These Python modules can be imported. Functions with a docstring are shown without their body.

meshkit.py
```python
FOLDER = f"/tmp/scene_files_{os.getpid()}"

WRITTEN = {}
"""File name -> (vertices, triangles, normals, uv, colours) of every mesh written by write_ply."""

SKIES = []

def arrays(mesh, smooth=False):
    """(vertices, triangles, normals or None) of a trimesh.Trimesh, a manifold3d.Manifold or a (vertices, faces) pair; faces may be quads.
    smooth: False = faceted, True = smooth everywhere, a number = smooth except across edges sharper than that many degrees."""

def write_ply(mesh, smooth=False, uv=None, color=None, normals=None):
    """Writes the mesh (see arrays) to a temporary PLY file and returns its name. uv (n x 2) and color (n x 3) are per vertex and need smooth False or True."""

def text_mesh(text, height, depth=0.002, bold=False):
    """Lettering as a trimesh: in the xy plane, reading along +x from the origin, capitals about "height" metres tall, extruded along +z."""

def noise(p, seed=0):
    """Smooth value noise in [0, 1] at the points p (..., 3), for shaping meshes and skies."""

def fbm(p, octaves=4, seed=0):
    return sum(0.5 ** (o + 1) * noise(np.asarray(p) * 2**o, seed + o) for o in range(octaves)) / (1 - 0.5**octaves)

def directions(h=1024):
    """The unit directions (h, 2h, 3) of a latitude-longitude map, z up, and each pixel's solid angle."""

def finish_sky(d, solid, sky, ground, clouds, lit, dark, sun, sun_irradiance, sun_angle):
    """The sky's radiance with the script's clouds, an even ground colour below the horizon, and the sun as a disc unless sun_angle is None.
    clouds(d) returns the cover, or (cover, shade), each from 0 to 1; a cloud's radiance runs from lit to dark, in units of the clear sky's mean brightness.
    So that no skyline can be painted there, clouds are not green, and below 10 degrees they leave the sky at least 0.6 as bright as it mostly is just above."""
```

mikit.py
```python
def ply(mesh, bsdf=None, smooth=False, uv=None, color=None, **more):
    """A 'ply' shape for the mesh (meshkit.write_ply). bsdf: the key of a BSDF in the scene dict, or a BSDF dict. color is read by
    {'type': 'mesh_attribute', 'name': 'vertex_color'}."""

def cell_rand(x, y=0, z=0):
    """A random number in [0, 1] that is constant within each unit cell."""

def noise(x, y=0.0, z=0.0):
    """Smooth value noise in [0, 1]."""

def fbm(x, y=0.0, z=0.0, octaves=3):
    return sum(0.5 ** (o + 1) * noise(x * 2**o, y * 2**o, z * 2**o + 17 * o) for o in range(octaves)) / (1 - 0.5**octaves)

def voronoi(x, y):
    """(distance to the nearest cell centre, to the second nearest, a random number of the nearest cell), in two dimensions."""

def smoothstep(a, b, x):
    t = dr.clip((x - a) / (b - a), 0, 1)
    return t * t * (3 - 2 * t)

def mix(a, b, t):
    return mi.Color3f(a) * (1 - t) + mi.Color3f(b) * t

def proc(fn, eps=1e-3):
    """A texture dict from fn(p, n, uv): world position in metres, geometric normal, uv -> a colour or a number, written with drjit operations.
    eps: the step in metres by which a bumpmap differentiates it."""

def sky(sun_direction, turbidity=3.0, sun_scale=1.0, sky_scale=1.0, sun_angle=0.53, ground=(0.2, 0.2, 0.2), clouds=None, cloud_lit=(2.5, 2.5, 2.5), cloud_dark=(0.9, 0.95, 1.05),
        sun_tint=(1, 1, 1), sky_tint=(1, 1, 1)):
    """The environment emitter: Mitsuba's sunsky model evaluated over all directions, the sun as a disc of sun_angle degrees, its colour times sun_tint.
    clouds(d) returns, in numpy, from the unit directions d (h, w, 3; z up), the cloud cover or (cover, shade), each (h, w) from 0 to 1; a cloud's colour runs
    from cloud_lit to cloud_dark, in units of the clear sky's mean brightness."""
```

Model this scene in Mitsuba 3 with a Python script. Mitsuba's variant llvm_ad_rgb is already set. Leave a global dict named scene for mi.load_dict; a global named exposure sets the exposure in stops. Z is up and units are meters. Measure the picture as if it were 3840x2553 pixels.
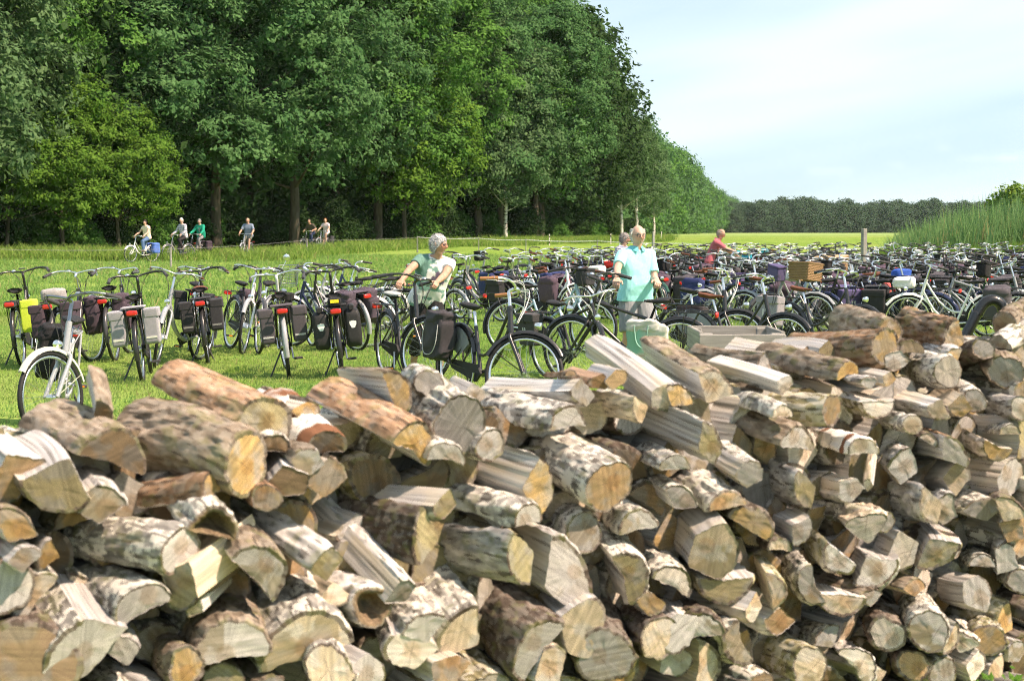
import math, random
import numpy as np
import drjit as dr
import mitsuba as mi
import mikit, meshkit
from mikit import proc, noise, fbm, voronoi, cell_rand, smoothstep, mix

T = mi.ScalarTransform4f
PI = math.pi
scene, labels = {}, {}

# ------------------------------------------------------------------ camera, sky, exposure
CAM_H, FPX, HORIZON = 1.64, 1675.0, 231.0
PITCH = math.atan((340.0 - HORIZON) / FPX)
cp, sp = math.cos(PITCH), math.sin(PITCH)
scene['camera'] = {'type': 'thinlens', 'fov': 2 * math.degrees(math.atan(512.0 / FPX)), 'fov_axis': 'x',
                   'aperture_radius': 0.0045, 'focus_distance': 19.0, 'near_clip': 0.1, 'far_clip': 6000.0,
                   'to_world': T().look_at(origin=[0, 0, CAM_H], target=[0, cp, CAM_H - sp], up=[0, 0, 1])}
SUN = np.array([0.62, -0.30, 0.83]); SUN = SUN / np.linalg.norm(SUN)


def clouds(d):
    z = np.clip(d[..., 2], 0.02, 1)
    az = np.arctan2(d[..., 0], d[..., 1])
    el = np.arcsin(np.clip(d[..., 2], -1, 1))
    streak = meshkit.fbm(np.stack([az * 3.0 + el * 5, el * 26.0 - az * 5.0, z * 0 + 3], -1), 4, 5)
    veil = np.clip((streak - 0.40) * 2.4, 0, 1) * 0.5 + 0.45
    p = np.stack([az * 14, el * 60, z * 0 + 9], -1)
    puff = np.clip((meshkit.fbm(p, 4, 2) - 0.55) * 6, 0, 1) * np.clip(1 - np.abs(el - 0.045) / 0.035, 0, 1)
    return np.clip(np.maximum(veil, puff * 0.9), 0, 1), 0.12 * np.clip(streak, 0, 1)


scene['sky'] = mikit.sky(SUN, turbidity=3.0, clouds=clouds, cloud_lit=(2.5, 2.85, 3.0), cloud_dark=(2.1, 2.42, 2.62), ground=(0.15, 0.2, 0.09), sun_tint=(1.05, 0.975, 0.99), sun_scale=1.3)
exposure = 2.2

rng = np.random.default_rng(7)
R = random.Random(11)


# ------------------------------------------------------------------ where things stand
def gz(x, y):
    """Height of the meadow: level near the pile, rising gently to the wood."""
    t = np.clip((np.asarray(y, float) - 46) / 50, 0, 1)
    u = np.clip((np.asarray(y, float) - 90) / 60, 0, 1)
    bump = 0.05 * (meshkit.noise(np.stack(np.broadcast_arrays(np.asarray(x, float) * 0.35, np.asarray(y, float) * 0.35, 0.0), -1)) - 0.5)
    return 0.5 * t * t * (3 - 2 * t) + 0.35 * u * u * (3 - 2 * u) + bump


def ray(sx, sy):
    """Direction of the line of sight through a point of the photograph (3840 wide)."""
    u, v = sx * 1024 / 3840, sy * 1024 / 3840
    a, b = (u - 512) / FPX, (340 - v) / FPX
    return np.array([a, cp + b * sp, -sp + b * cp])


def at(sx, sy, depth):
    d = ray(sx, sy)
    return np.array([0, 0, CAM_H]) + d * (depth / d[1])


def gnd(sx, sy):
    d = ray(sx, sy)
    y = 20.0
    for _ in range(40):
        p = np.array([0, 0, CAM_H]) + d * (y / d[1])
        y = 0.5 * y + 0.5 * np.clip((CAM_H - gz(p[0], y)) / max(-d[2] / d[1], 1e-4), 3, 900)
    p = np.array([0, 0, CAM_H]) + d * (y / d[1])
    return np.array([p[0], p[1], float(gz(p[0], p[1]))])


ZOOMS = {1: (0, 850, 1.8448), 2: (900, 850, 2.4125), 3: (1700, 850, 2.4125), 4: (2500, 700, 1.7604), 5: (0, 1350, 1.303),
         6: (1200, 1350, 1.303), 7: (2500, 1150, 1.1179), 0: (0, 0, 0.61406)}


def src(k, x, y):
    ox, oy, s = ZOOMS[k]
    return ox + x / s, oy + y / s


# ------------------------------------------------------------------ mesh helpers: a mesh is (vertices, triangles)
def cat(*ms):
    ms = [m for m in ms if m is not None and len(m[0])]
    vs, fs, n = [], [], 0
    for v, f in ms:
        vs.append(v); fs.append(np.asarray(f) + n); n += len(v)
    return np.vstack(vs), np.vstack(fs)


def norm(v):
    v = np.asarray(v, float)
    return v / max(np.linalg.norm(v), 1e-12)


def frames(pts):
    """Tangents and two normals along a polyline, without twist."""
    p = np.asarray(pts, float)
    t = np.gradient(p, axis=0)
    t /= np.linalg.norm(t, axis=1, keepdims=True) + 1e-12
    a = np.array([0, 0, 1.0]) if abs(t[0][2]) < 0.9 else np.array([1.0, 0, 0])
    n = np.zeros_like(p)
    n[0] = norm(np.cross(t[0], a))
    for i in range(1, len(p)):
        w = n[i - 1] - t[i] * (n[i - 1] @ t[i])
        n[i] = norm(w)
    return t, n, np.cross(t, n)


def tube(pts, r, k=8, cap=True, flat=1.0):
    p = np.asarray(pts, float)
    r = np.broadcast_to(np.asarray(r, float), (len(p),))
    t, n, b = frames(p)
    a = np.arange(k) * 2 * PI / k
    ring = np.cos(a)[None, :, None] * n[:, None] + flat * np.sin(a)[None, :, None] * b[:, None]
    v = (p[:, None] + r[:, None, None] * ring).reshape(-1, 3)
    i, j = np.meshgrid(np.arange(len(p) - 1), np.arange(k), indexing='ij')
    q = np.stack([i * k + j, i * k + (j + 1) % k, (i + 1) * k + (j + 1) % k, (i + 1) * k + j], -1).reshape(-1, 4)
    f = np.vstack([q[:, [0, 1, 2]], q[:, [0, 2, 3]]])
    if cap:
        m = len(v)
        c0, c1 = v[:k], v[-k:]
        tri = np.array([[0, x + 1, x] for x in range(1, k - 1)])
        v = np.vstack([v, c0, c1])
        f = np.vstack([f, m + tri, m + k + tri[:, ::-1]])
    return v, f


def bar(a, b, r, k=8, r2=None):
    return tube(np.array([a, b], float), [r, r if r2 is None else r2], k)


def curve(pts, n=16):
    """Catmull-Rom through the points."""
    p = np.asarray(pts, float)
    q = np.vstack([2 * p[0] - p[1], p, 2 * p[-1] - p[-2]])
    out = []
    for i in range(len(p) - 1):
        a, b, c, d = q[i:i + 4]
        for t in np.linspace(0, 1, max(2, n // (len(p) - 1)), endpoint=False):
            out.append(0.5 * (2 * b + (c - a) * t + (2 * a - 5 * b + 4 * c - d) * t * t + (3 * b - a - 3 * c + d) * t ** 3))
    return np.array(out + [p[-1]])


def torus(c, rad, r, k=28, m=8, flat=1.0):
    """A ring in the xz plane (a wheel rolling along x)."""
    a = np.arange(k) * 2 * PI / k
    b = np.arange(m) * 2 * PI / m
    A, B = np.meshgrid(a, b, indexing='ij')
    rr = rad + r * np.cos(B)
    v = np.stack([c[0] + rr * np.cos(A), c[1] + r * flat * np.sin(B), c[2] + rr * np.sin(A)], -1).reshape(-1, 3)
    i, j = np.meshgrid(np.arange(k), np.arange(m), indexing='ij')
    q = np.stack([i * m + j, ((i + 1) % k) * m + j, ((i + 1) % k) * m + (j + 1) % m, i * m + (j + 1) % m], -1).reshape(-1, 4)
    return v, np.vstack([q[:, [0, 2, 1]], q[:, [0, 3, 2]]])


def box(c, size, bev=0.0):
    """A box about c; every face has its own corners, so it shades flat; bev chamfers the edges."""
    sx, sy, sz = np.asarray(size, float) / 2
    b = min(bev, 0.49 * min(size))
    quads = []
    S = (-1, 1)
    e = np.array([sx, sy, sz])
    for ax in range(3):
        o = [(ax + 1) % 3, (ax + 2) % 3]
        for s in S:
            q = []
            for (p, r_) in ((-1, -1), (1, -1), (1, 1), (-1, 1)):
                w = np.zeros(3); w[ax] = s * e[ax]; w[o[0]] = p * (e[o[0]] - b); w[o[1]] = r_ * (e[o[1]] - b); q.append(w)
            quads.append(q if s > 0 else q[::-1])
    if b > 0:
        for ax in range(3):
            o = [(ax + 1) % 3, (ax + 2) % 3]
            for s in S:
                for t in S:
                    q = []
                    for (l, side) in ((-1, 0), (1, 0), (1, 1), (-1, 1)):
                        w = np.zeros(3); w[ax] = l * (e[ax] - b)
                        w[o[0]] = s * (e[o[0]] - (b if side else 0)); w[o[1]] = t * (e[o[1]] - (0 if side else b)); q.append(w)
                    quads.append(q if s * t < 0 else q[::-1])
    v = np.array(quads).reshape(-1, 3)
    f = []
    for i in range(len(quads)):
        f += [[4 * i, 4 * i + 1, 4 * i + 2], [4 * i, 4 * i + 2, 4 * i + 3]]
    f = np.array(f)
    if b > 0:
        tri = []
        for s in S:
            for t in S:
                for r_ in S:
                    q = np.array([[s * e[0], t * (e[1] - b), r_ * (e[2] - b)], [s * (e[0] - b), t * e[1], r_ * (e[2] - b)], [s * (e[0] - b), t * (e[1] - b), r_ * e[2]]])
                    tri.append(q if s * t * r_ > 0 else q[::-1])
        m = len(v)
        v = np.vstack([v, np.array(tri).reshape(-1, 3)])
        f = np.vstack([f, m + np.arange(24).reshape(-1, 3)])
    return v + np.asarray(c, float), f


def sphere(c, r, k=12, m=8):
    r = np.broadcast_to(np.asarray(r, float), (3,))
    th = np.linspace(0, PI, m + 1)
    a = np.arange(k) * 2 * PI / k
    TH, A = np.meshgrid(th, a, indexing='ij')
    v = np.stack([np.sin(TH) * np.cos(A), np.sin(TH) * np.sin(A), np.cos(TH)], -1).reshape(-1, 3) * r + np.asarray(c, float)
    i, j = np.meshgrid(np.arange(m), np.arange(k), indexing='ij')
    q = np.stack([i * k + j, (i + 1) * k + j, (i + 1) * k + (j + 1) % k, i * k + (j + 1) % k], -1).reshape(-1, 4)
    return v, np.vstack([q[:, [0, 1, 2]], q[:, [0, 2, 3]]])


def lathe(profile, c=(0, 0, 0), axis=(0, 0, 1), k=16):
    """Turn (radius, height) pairs about an axis."""
    pr = np.asarray(profile, float)
    z = norm(axis); x = norm(np.cross(z, [0, 0, 1] if abs(z[2]) < 0.9 else [1, 0, 0])); y = np.cross(z, x)
    a = np.arange(k) * 2 * PI / k
    ring = np.cos(a)[:, None] * x + np.sin(a)[:, None] * y
    v = (pr[:, None, :1] * ring[None] + pr[:, None, 1:] * z).reshape(-1, 3) + np.asarray(c, float)
    n = len(pr)
    i, j = np.meshgrid(np.arange(n - 1), np.arange(k), indexing='ij')
    q = np.stack([i * k + j, i * k + (j + 1) % k, (i + 1) * k + (j + 1) % k, (i + 1) * k + j], -1).reshape(-1, 4)
    return v, np.vstack([q[:, [0, 1, 2]], q[:, [0, 2, 3]]])


def move(m, M):
    M = np.asarray(M, float)
    return m[0] @ M[:3, :3].T + M[:3, 3], m[1]


def mat(loc=(0, 0, 0), rz=0, rx=0, ry=0, s=1.0):
    """z turn after y and x turns, in degrees, as a 4x4 matrix."""
    a, b, c = (math.radians(v) for v in (rz, rx, ry))
    Z = np.array([[math.cos(a), -math.sin(a), 0], [math.sin(a), math.cos(a), 0], [0, 0, 1]])
    X = np.array([[1, 0, 0], [0, math.cos(b), -math.sin(b)], [0, math.sin(b), math.cos(b)]])
    Y = np.array([[math.cos(c), 0, math.sin(c)], [0, 1, 0], [-math.sin(c), 0, math.cos(c)]])
    M = np.eye(4); M[:3, :3] = Z @ X @ Y * s; M[:3, 3] = loc
    return M


def key(name, parent=None):
    k = name if parent is None else parent + '__' + name
    if k not in USED:
        USED.add(k); return k
    n = 1
    while f'{k}_{n:03d}' in USED:
        n += 1
    USED.add(f'{k}_{n:03d}')
    return f'{k}_{n:03d}'


USED = set()


def thing(name, label, category, group=None):
    k = key(name)
    labels[k] = {'label': label, 'category': category}
    if group:
        labels[k]['group'] = group
    return k


def put(name, mesh, bsdf, parent=None, color=None, uv=None, smooth=True, M=None, kind=None, label=None):
    k = key(name, parent)
    v, f = mesh
    if color is not None:
        color = np.broadcast_to(np.asarray(color, float), (len(v), 3))
    more = {} if M is None else {'to_world': T(np.asarray(M, float))}
    scene[k] = mikit.ply((v, f), bsdf, smooth=smooth, uv=uv, color=color, **more)
    if kind or label:
        labels.setdefault(k, {})
        if kind: labels[k]['kind'] = kind
        if label: labels[k]['label'] = label
    return k


# ------------------------------------------------------------------ materials; VC reads the colour stored with the mesh
VC = {'type': 'mesh_attribute', 'name': 'vertex_color'}


def two(d):
    return {'type': 'twosided', 'b': d}


scene['gloss_paint'] = two({'type': 'principled', 'base_color': VC, 'roughness': 0.28, 'specular': 0.5, 'clearcoat': 0.6, 'clearcoat_gloss': 0.9})
scene['matte'] = two({'type': 'principled', 'base_color': VC, 'roughness': 0.62, 'specular': 0.35})
scene['cloth'] = two({'type': 'principled', 'base_color': VC, 'roughness': 0.85, 'specular': 0.2, 'sheen': 0.4})
scene['metal'] = two({'type': 'principled', 'base_color': VC, 'roughness': 0.24, 'metallic': 1.0, 'specular': 0.5})
scene['skin'] = two({'type': 'principled', 'base_color': VC, 'roughness': 0.5, 'specular': 0.4})
scene['leaf'] = {'type': 'principledthin', 'base_color': VC, 'roughness': 0.45, 'diff_trans': 0.55, 'eta': 1.4}
scene['blade'] = {'type': 'principledthin', 'base_color': VC, 'roughness': 0.55, 'diff_trans': 0.7, 'eta': 1.3}


def meadow(p, n, uv):
    big = fbm(p.x * 0.06 + 3, p.y * 0.05, 0, 3)
    mid = fbm(p.x * 0.7, p.y * 0.5, 2, 3)
    fine = fbm(p.x * 9, p.y * 5, 5, 3)
    c = mix((0.15, 0.25, 0.045), (0.22, 0.31, 0.075), smoothstep(0.3, 0.7, mid))
    c = mix(c, (0.29, 0.32, 0.11), smoothstep(0.55, 0.8, big) * 0.5)
    c = mix(c, (0.10, 0.19, 0.03), smoothstep(0.5, 0.8, fine) * 0.5)
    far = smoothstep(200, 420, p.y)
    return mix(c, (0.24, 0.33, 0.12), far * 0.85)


scene['meadow_mat'] = two({'type': 'diffuse', 'reflectance': proc(meadow)})


def tree_bark(p, n, uv):
    f = fbm(p.x * 9, p.y * 9, p.z * 1.6, 3)
    return mix((0.045, 0.038, 0.03), (0.14, 0.12, 0.095), f)


scene['tree_bark'] = two({'type': 'diffuse', 'reflectance': proc(tree_bark)})


def birch_bark(p, n, uv):
    f = fbm(p.x * 3, p.y * 3, p.z * 7, 3)
    return mix((0.62, 0.60, 0.55), (0.06, 0.05, 0.05), smoothstep(0.55, 0.66, f))


scene['birch_bark'] = two({'type': 'diffuse', 'reflectance': proc(birch_bark)})

# ------------------------------------------------------------------ the ground
def sheet(xs, ys):
    X, Y = np.meshgrid(xs, ys, indexing='ij')
    v = np.stack([X, Y, gz(X, Y)], -1).reshape(-1, 3)
    n = len(ys)
    i, j = np.meshgrid(np.arange(len(xs) - 1), np.arange(n - 1), indexing='ij')
    q = np.stack([i * n + j, (i + 1) * n + j, (i + 1) * n + j + 1, i * n + j + 1], -1).reshape(-1, 4)
    return v, np.vstack([q[:, [0, 1, 2]], q[:, [0, 2, 3]]])


xs = np.concatenate([-np.geomspace(2500, 31, 26), np.arange(-30, 30.1, 1.0), np.geomspace(31, 2500, 26)])
ys = np.concatenate([-np.geomspace(900, 3, 10), np.arange(-2, 100, 1.0), np.geomspace(101, 3500, 44)])
put('meadow', sheet(xs, ys), 'meadow_mat')
labels['meadow'] = {'label': 'sunlit green meadow under the parked bicycles', 'category': 'meadow', 'kind': 'structure'}


def blades(n, radius, hmin, hmax, width, lean, cols, seed, square=True):
    """Bent grass blades on a patch: two tapering pieces each."""
    g = np.random.default_rng(seed)
    x, y = g.uniform(-radius, radius, n), g.uniform(-radius, radius, n)
    if not square:
        k = np.hypot(x, y) < radius; x, y = x[k], y[k]; n = len(x)
    h = g.uniform(hmin, hmax, n) * g.uniform(0.6, 1, n)
    a, b = g.uniform(0, 2 * PI, n), g.uniform(0, 2 * PI, n)
    l = g.uniform(0.2, 1, n) * lean * h
    w = width * g.uniform(0.6, 1.3, n)
    wx, wy = np.cos(b) * w, np.sin(b) * w
    base = np.stack([x, y, x * 0 - 0.01], -1)
    mid = base + np.stack([np.cos(a) * l * 0.35, np.sin(a) * l * 0.35, h * 0.6], -1)
    tip = base + np.stack([np.cos(a) * l, np.sin(a) * l, h], -1)
    W = np.stack([wx, wy, wx * 0], -1)
    v = np.stack([base - W, base + W, mid - W * 0.8, mid + W * 0.8, tip], 1).reshape(-1, 3)
    o = np.arange(n)[:, None] * 5
    f = np.vstack([o + [0, 1, 3], o + [0, 3, 2], o + [2, 3, 4]])
    t = g.uniform(0, 1, (n, 1))
    c = np.asarray(cols[0]) * (1 - t) + np.asarray(cols[1]) * t
    dry = g.uniform(0, 1, (n, 1)) < 0.06
    c = np.where(dry, (0.34, 0.31, 0.14), c)
    return (v, f), np.repeat(c, 5, 0)


GC = ((0.135, 0.265, 0.055), (0.28, 0.41, 0.135))
tufts = []
for i in range(4):
    m, c = blades(300, 0.3, 0.028, 0.065, 0.0042, 0.9, GC if i < 2 else ((0.18, 0.275, 0.06), (0.34, 0.42, 0.155)), 20 + i)
    g = f'turf_{i}'; scene[g] = {'type': 'shapegroup', 'grass': mikit.ply(m, 'blade', color=c, smooth=False)}; tufts.append(g)
for i in range(2):
    m, c = blades(130, 0.22, 0.12, 0.30, 0.005, 0.8, ((0.12, 0.24, 0.03), (0.26, 0.38, 0.09)), 40 + i, False)
    g = f'tussock_{i}'; scene[g] = {'type': 'shapegroup', 'grass': mikit.ply(m, 'blade', color=c, smooth=False)}; tufts.append(g)
for i in range(2):
    m, c = blades(260, 1.0, 0.06, 0.2, 0.012, 0.9, GC, 50 + i)
    g = f'sward_{i}'; scene[g] = {'type': 'shapegroup', 'grass': mikit.ply(m, 'blade', color=c, smooth=False)}; tufts.append(g)
count = {}


def stuff(name, group, M):
    count[name] = count.get(name, 0) + 1
    scene[f'{name}__{count[name]:04d}'] = {'type': 'instance', 'g': {'type': 'ref', 'id': group}, 'to_world': T(M)}


def on(x, y, rz=0, s=1.0, dz=0.0, sz=None):
    M = mat((x, y, float(gz(x, y)) + dz), rz, s=s)
    if sz: M[:3, 2] *= sz
    return M


labels['grass'] = {'label': 'short green grass blades covering the meadow', 'category': 'grass', 'kind': 'stuff'}
for y in np.arange(10.5, 34, 0.56):
    xl, xr = -0.34 * y - 0.5, 0.33 * y + 0.5
    if y < 14: xr = min(xr, 0.6)
    for x in np.arange(xl, xr, 0.56):
        lush = meshkit.noise(np.array([x * 0.5, y * 0.4, 1.0]))
        stuff('grass', tufts[R.randrange(2) + 2 * (meshkit.fbm(np.array([x * 0.22 + 9, y * 0.16, 2.0]), 3) + R.uniform(-0.08, 0.08) > 0.53)], on(x + R.uniform(-.1, .1), y + R.uniform(-.1, .1), R.uniform(0, 360), R.uniform(0.95, 1.1), sz=0.6 + 0.8 * lush))
        if R.random() < 0.05 * (lush > 0.5):
            stuff('grass', tufts[4 + R.randrange(2)], on(x, y, R.uniform(0, 360), R.uniform(0.6, 1.1)))
for y in np.arange(34, 84, 1.9):
    for x in np.arange(-0.33 * y - 1, 0.33 * y + 1, 1.9):
        stuff('grass', tufts[6 + R.randrange(2)], on(x + R.uniform(-.4, .4), y + R.uniform(-.4, .4), R.uniform(0, 360), R.uniform(0.9, 1.2), sz=R.uniform(0.7, 1.4)))
# taller rough grass along the cycle path and at the foot of the wood
m, c = blades(420, 1.1, 0.25, 0.65, 0.016, 0.7, ((0.13, 0.25, 0.035), (0.30, 0.41, 0.11)), 60)
scene['rough'] = {'type': 'shapegroup', 'grass': mikit.ply(m, 'blade', color=c, smooth=False)}
labels['rough_grass'] = {'label': 'taller rough grass along the edge of the wood', 'category': 'grass', 'kind': 'stuff'}
for sx in range(-40, 2500, 14):
    sy = np.interp(sx, [0, 560, 1000, 1280, 1600, 2100, 2600], [962, 968, 968, 936, 922, 905, 890])
    for k in range(2):
        p = gnd(sx + R.uniform(-10, 10), sy + R.uniform(-8, 10))
        stuff('rough_grass', 'rough', on(p[0], p[1], R.uniform(0, 360), R.uniform(0.8, 1.4), sz=R.uniform(0.6, 1.0)))


# ------------------------------------------------------------------ trees
def leaf_cloud(centers, outward, per, spread, size, cols, g, droop=0.0):
    """Leaf pairs scattered round cluster centres; each leaf is a folded rhomb of two triangles."""
    n = len(centers) * per
    c = np.repeat(centers, per, 0) + g.normal(0, 1, (n, 3)) * np.asarray(spread)
    nrm = np.repeat(outward, per, 0) * 0.95 + np.array([0.05, -0.05, 0.55]) + g.normal(0, 0.42, (n, 3))
    nrm /= np.linalg.norm(nrm, axis=1, keepdims=True)
    a = np.cross(nrm, g.normal(0, 1, (n, 3))); a /= np.linalg.norm(a, axis=1, keepdims=True) + 1e-9
    b = np.cross(nrm, a)
    s = size * g.uniform(0.6, 1.35, (n, 1))
    v = np.stack([c - a * s, c + b * s * 0.55 - nrm * s * 0.18, c + a * s, c - b * s * 0.55 - nrm * s * 0.18], 1).reshape(-1, 3)
    o = np.arange(n)[:, None] * 4
    f = np.vstack([o + [0, 1, 2], o + [0, 2, 3]])
    tc = np.repeat(g.uniform(0, 1, (len(centers), 1)), per, 0) * 0.6 + g.uniform(0, 1, (n, 1)) * 0.4
    col = np.asarray(cols[0]) * (1 - tc) + np.asarray(cols[1]) * tc
    return (v, f), np.repeat(col, 4, 0)


def make_tree(seed, h, spread, low, lobes, per_lobe, per, size, cols, lean=0.0, airy=1.0, column=0.75):
    """Trunk with limbs, and a crown of leaf sprays on uneven lobes. Returns trunk mesh, crown mesh, crown colours."""
    g = np.random.default_rng(seed)
    hs = np.linspace(0, 1, 12)
    wob = np.cumsum(g.normal(0, 0.12, (12, 2)), 0) * 0.6
    tr = np.stack([wob[:, 0] + lean * hs * h * 0.25, wob[:, 1], hs * h * 0.86 - 0.3], -1)
    r0 = 0.012 * h
    tm = [tube(tr, r0 * (1.25 - 1.1 * hs ** 0.8) + 0.03, 9)]
    cs, rs = [], []
    for i in range(lobes):
        t = (i + 0.5) / lobes
        z = low + (h - low) * (t ** 0.9) * 0.95
        prof = math.sin(PI * min(1, max(0.0, (z - low * 0.4) / (h * 1.05 - low * 0.4))) ** column) ** 0.6
        a = i * 2.399 + g.uniform(-0.6, 0.6)
        rad = spread * prof * g.uniform(0.45, 1.0)
        c = np.array([math.cos(a) * rad, math.sin(a) * rad, z]) + [*np.interp(z / h, hs, tr[:, 0])[None], *np.interp(z / h, hs, tr[:, 1])[None], 0]
        cs.append(c); rs.append(spread * g.uniform(0.26, 0.50) * (0.65 + 0.35 * prof))
        zb = max(low * 0.7, z - rad * g.uniform(0.3, 0.9))
        k = np.clip(zb / (h * 0.86), 0, 0.98)
        s = np.array([np.interp(k, hs, tr[:, 0]), np.interp(k, hs, tr[:, 1]), zb])
        mid = (s + c) / 2 + g.normal(0, 0.25, 3)
        tm.append(tube(curve([s, mid, c], 6), np.linspace(0.28 * r0 + 0.02, 0.02, len(curve([s, mid, c], 6))), 5, False))
    cs, rs = np.array(cs), np.array(rs)
    d = g.normal(0, 1, (lobes, per_lobe, 3)); d[..., 2] = d[..., 2] * 0.8 + 0.25
    d /= np.linalg.norm(d, axis=2, keepdims=True)
    k = g.uniform(0.55, 1.08, (lobes, per_lobe, 1)) ** 0.6
    p = cs[:, None] + d * k * rs[:, None, None] * np.array([1.08, 1.08, 0.95])
    p, d = p.reshape(-1, 3), d.reshape(-1, 3)
    keep = g.uniform(0, 1, len(p)) < airy
    return cat(*tm), *leaf_cloud(p[keep], d[keep], per, (0.30 * size / 0.16, 0.30 * size / 0.16, 0.20 * size / 0.16), size, cols, g)


OAK = ((0.050, 0.128, 0.046), (0.125, 0.240, 0.092))
MID = ((0.054, 0.148, 0.030), (0.140, 0.280, 0.064))
BEECH = ((0.058, 0.145, 0.020), (0.145, 0.255, 0.042))
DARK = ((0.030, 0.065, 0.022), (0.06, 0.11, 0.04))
GREY = ((0.068, 0.138, 0.058), (0.145, 0.235, 0.105))
tree_kinds = {}


def tree_kind(name, *a, bark='tree_bark', **k):
    tm, cm, cc = make_tree(*a, **k)
    scene[name] = {'type': 'shapegroup', 'trunk': mikit.ply(tm, bark, smooth=True), 'crown': mikit.ply(cm, 'leaf', color=cc, smooth=False)}
    tree_kinds[name] = a[1]


tree_kind('k_oak', 1, 21, 6.4, 4.9, 36, 40, 36, 0.16, OAK)
tree_kind('k_oak2', 2, 22, 5.8, 5.4, 34, 40, 36, 0.16, OAK, column=0.9)
tree_kind('k_mid', 3, 22, 5.4, 5.2, 36, 38, 34, 0.16, MID, column=0.9)
tree_kind('k_beech', 4, 13, 5.6, 4.2, 30, 40, 34, 0.16, BEECH, column=0.7)
tree_kind('k_grey', 5, 19, 5.0, 5.0, 32, 36, 34, 0.16, GREY, column=0.8)
tree_kind('k_airy', 6, 23, 3.7, 6.0, 38, 28, 34, 0.16, MID, airy=0.88)
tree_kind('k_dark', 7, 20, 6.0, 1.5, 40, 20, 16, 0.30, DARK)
tree_kind('k_far', 8, 20, 6.0, 1.2, 34, 16, 15, 0.42, OAK)
tree_kind('k_far2', 9, 19, 5.4, 1.0, 34, 16, 15, 0.42, MID)
tree_kind('k_birch', 10, 17, 3.2, 4.5, 34, 20, 22, 0.17, GREY, bark='birch_bark', airy=0.8)
tree_kind('k_shrub', 11, 3.2, 1.7, 0.3, 26, 18, 16, 0.11, DARK)
tree_kind('k_bush', 12, 2.6, 1.6, 0.2, 26, 18, 16, 0.10, MID)


def plant(name, group, x, y, rz, s, label, cat_, grp=None, sz=1.0):
    k = thing(name, label, cat_, grp)
    scene[k] = {'type': 'instance', 'g': {'type': 'ref', 'id': group}, 'to_world': T(on(x, y, rz, s, -0.05, sz))}
    return k


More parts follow.
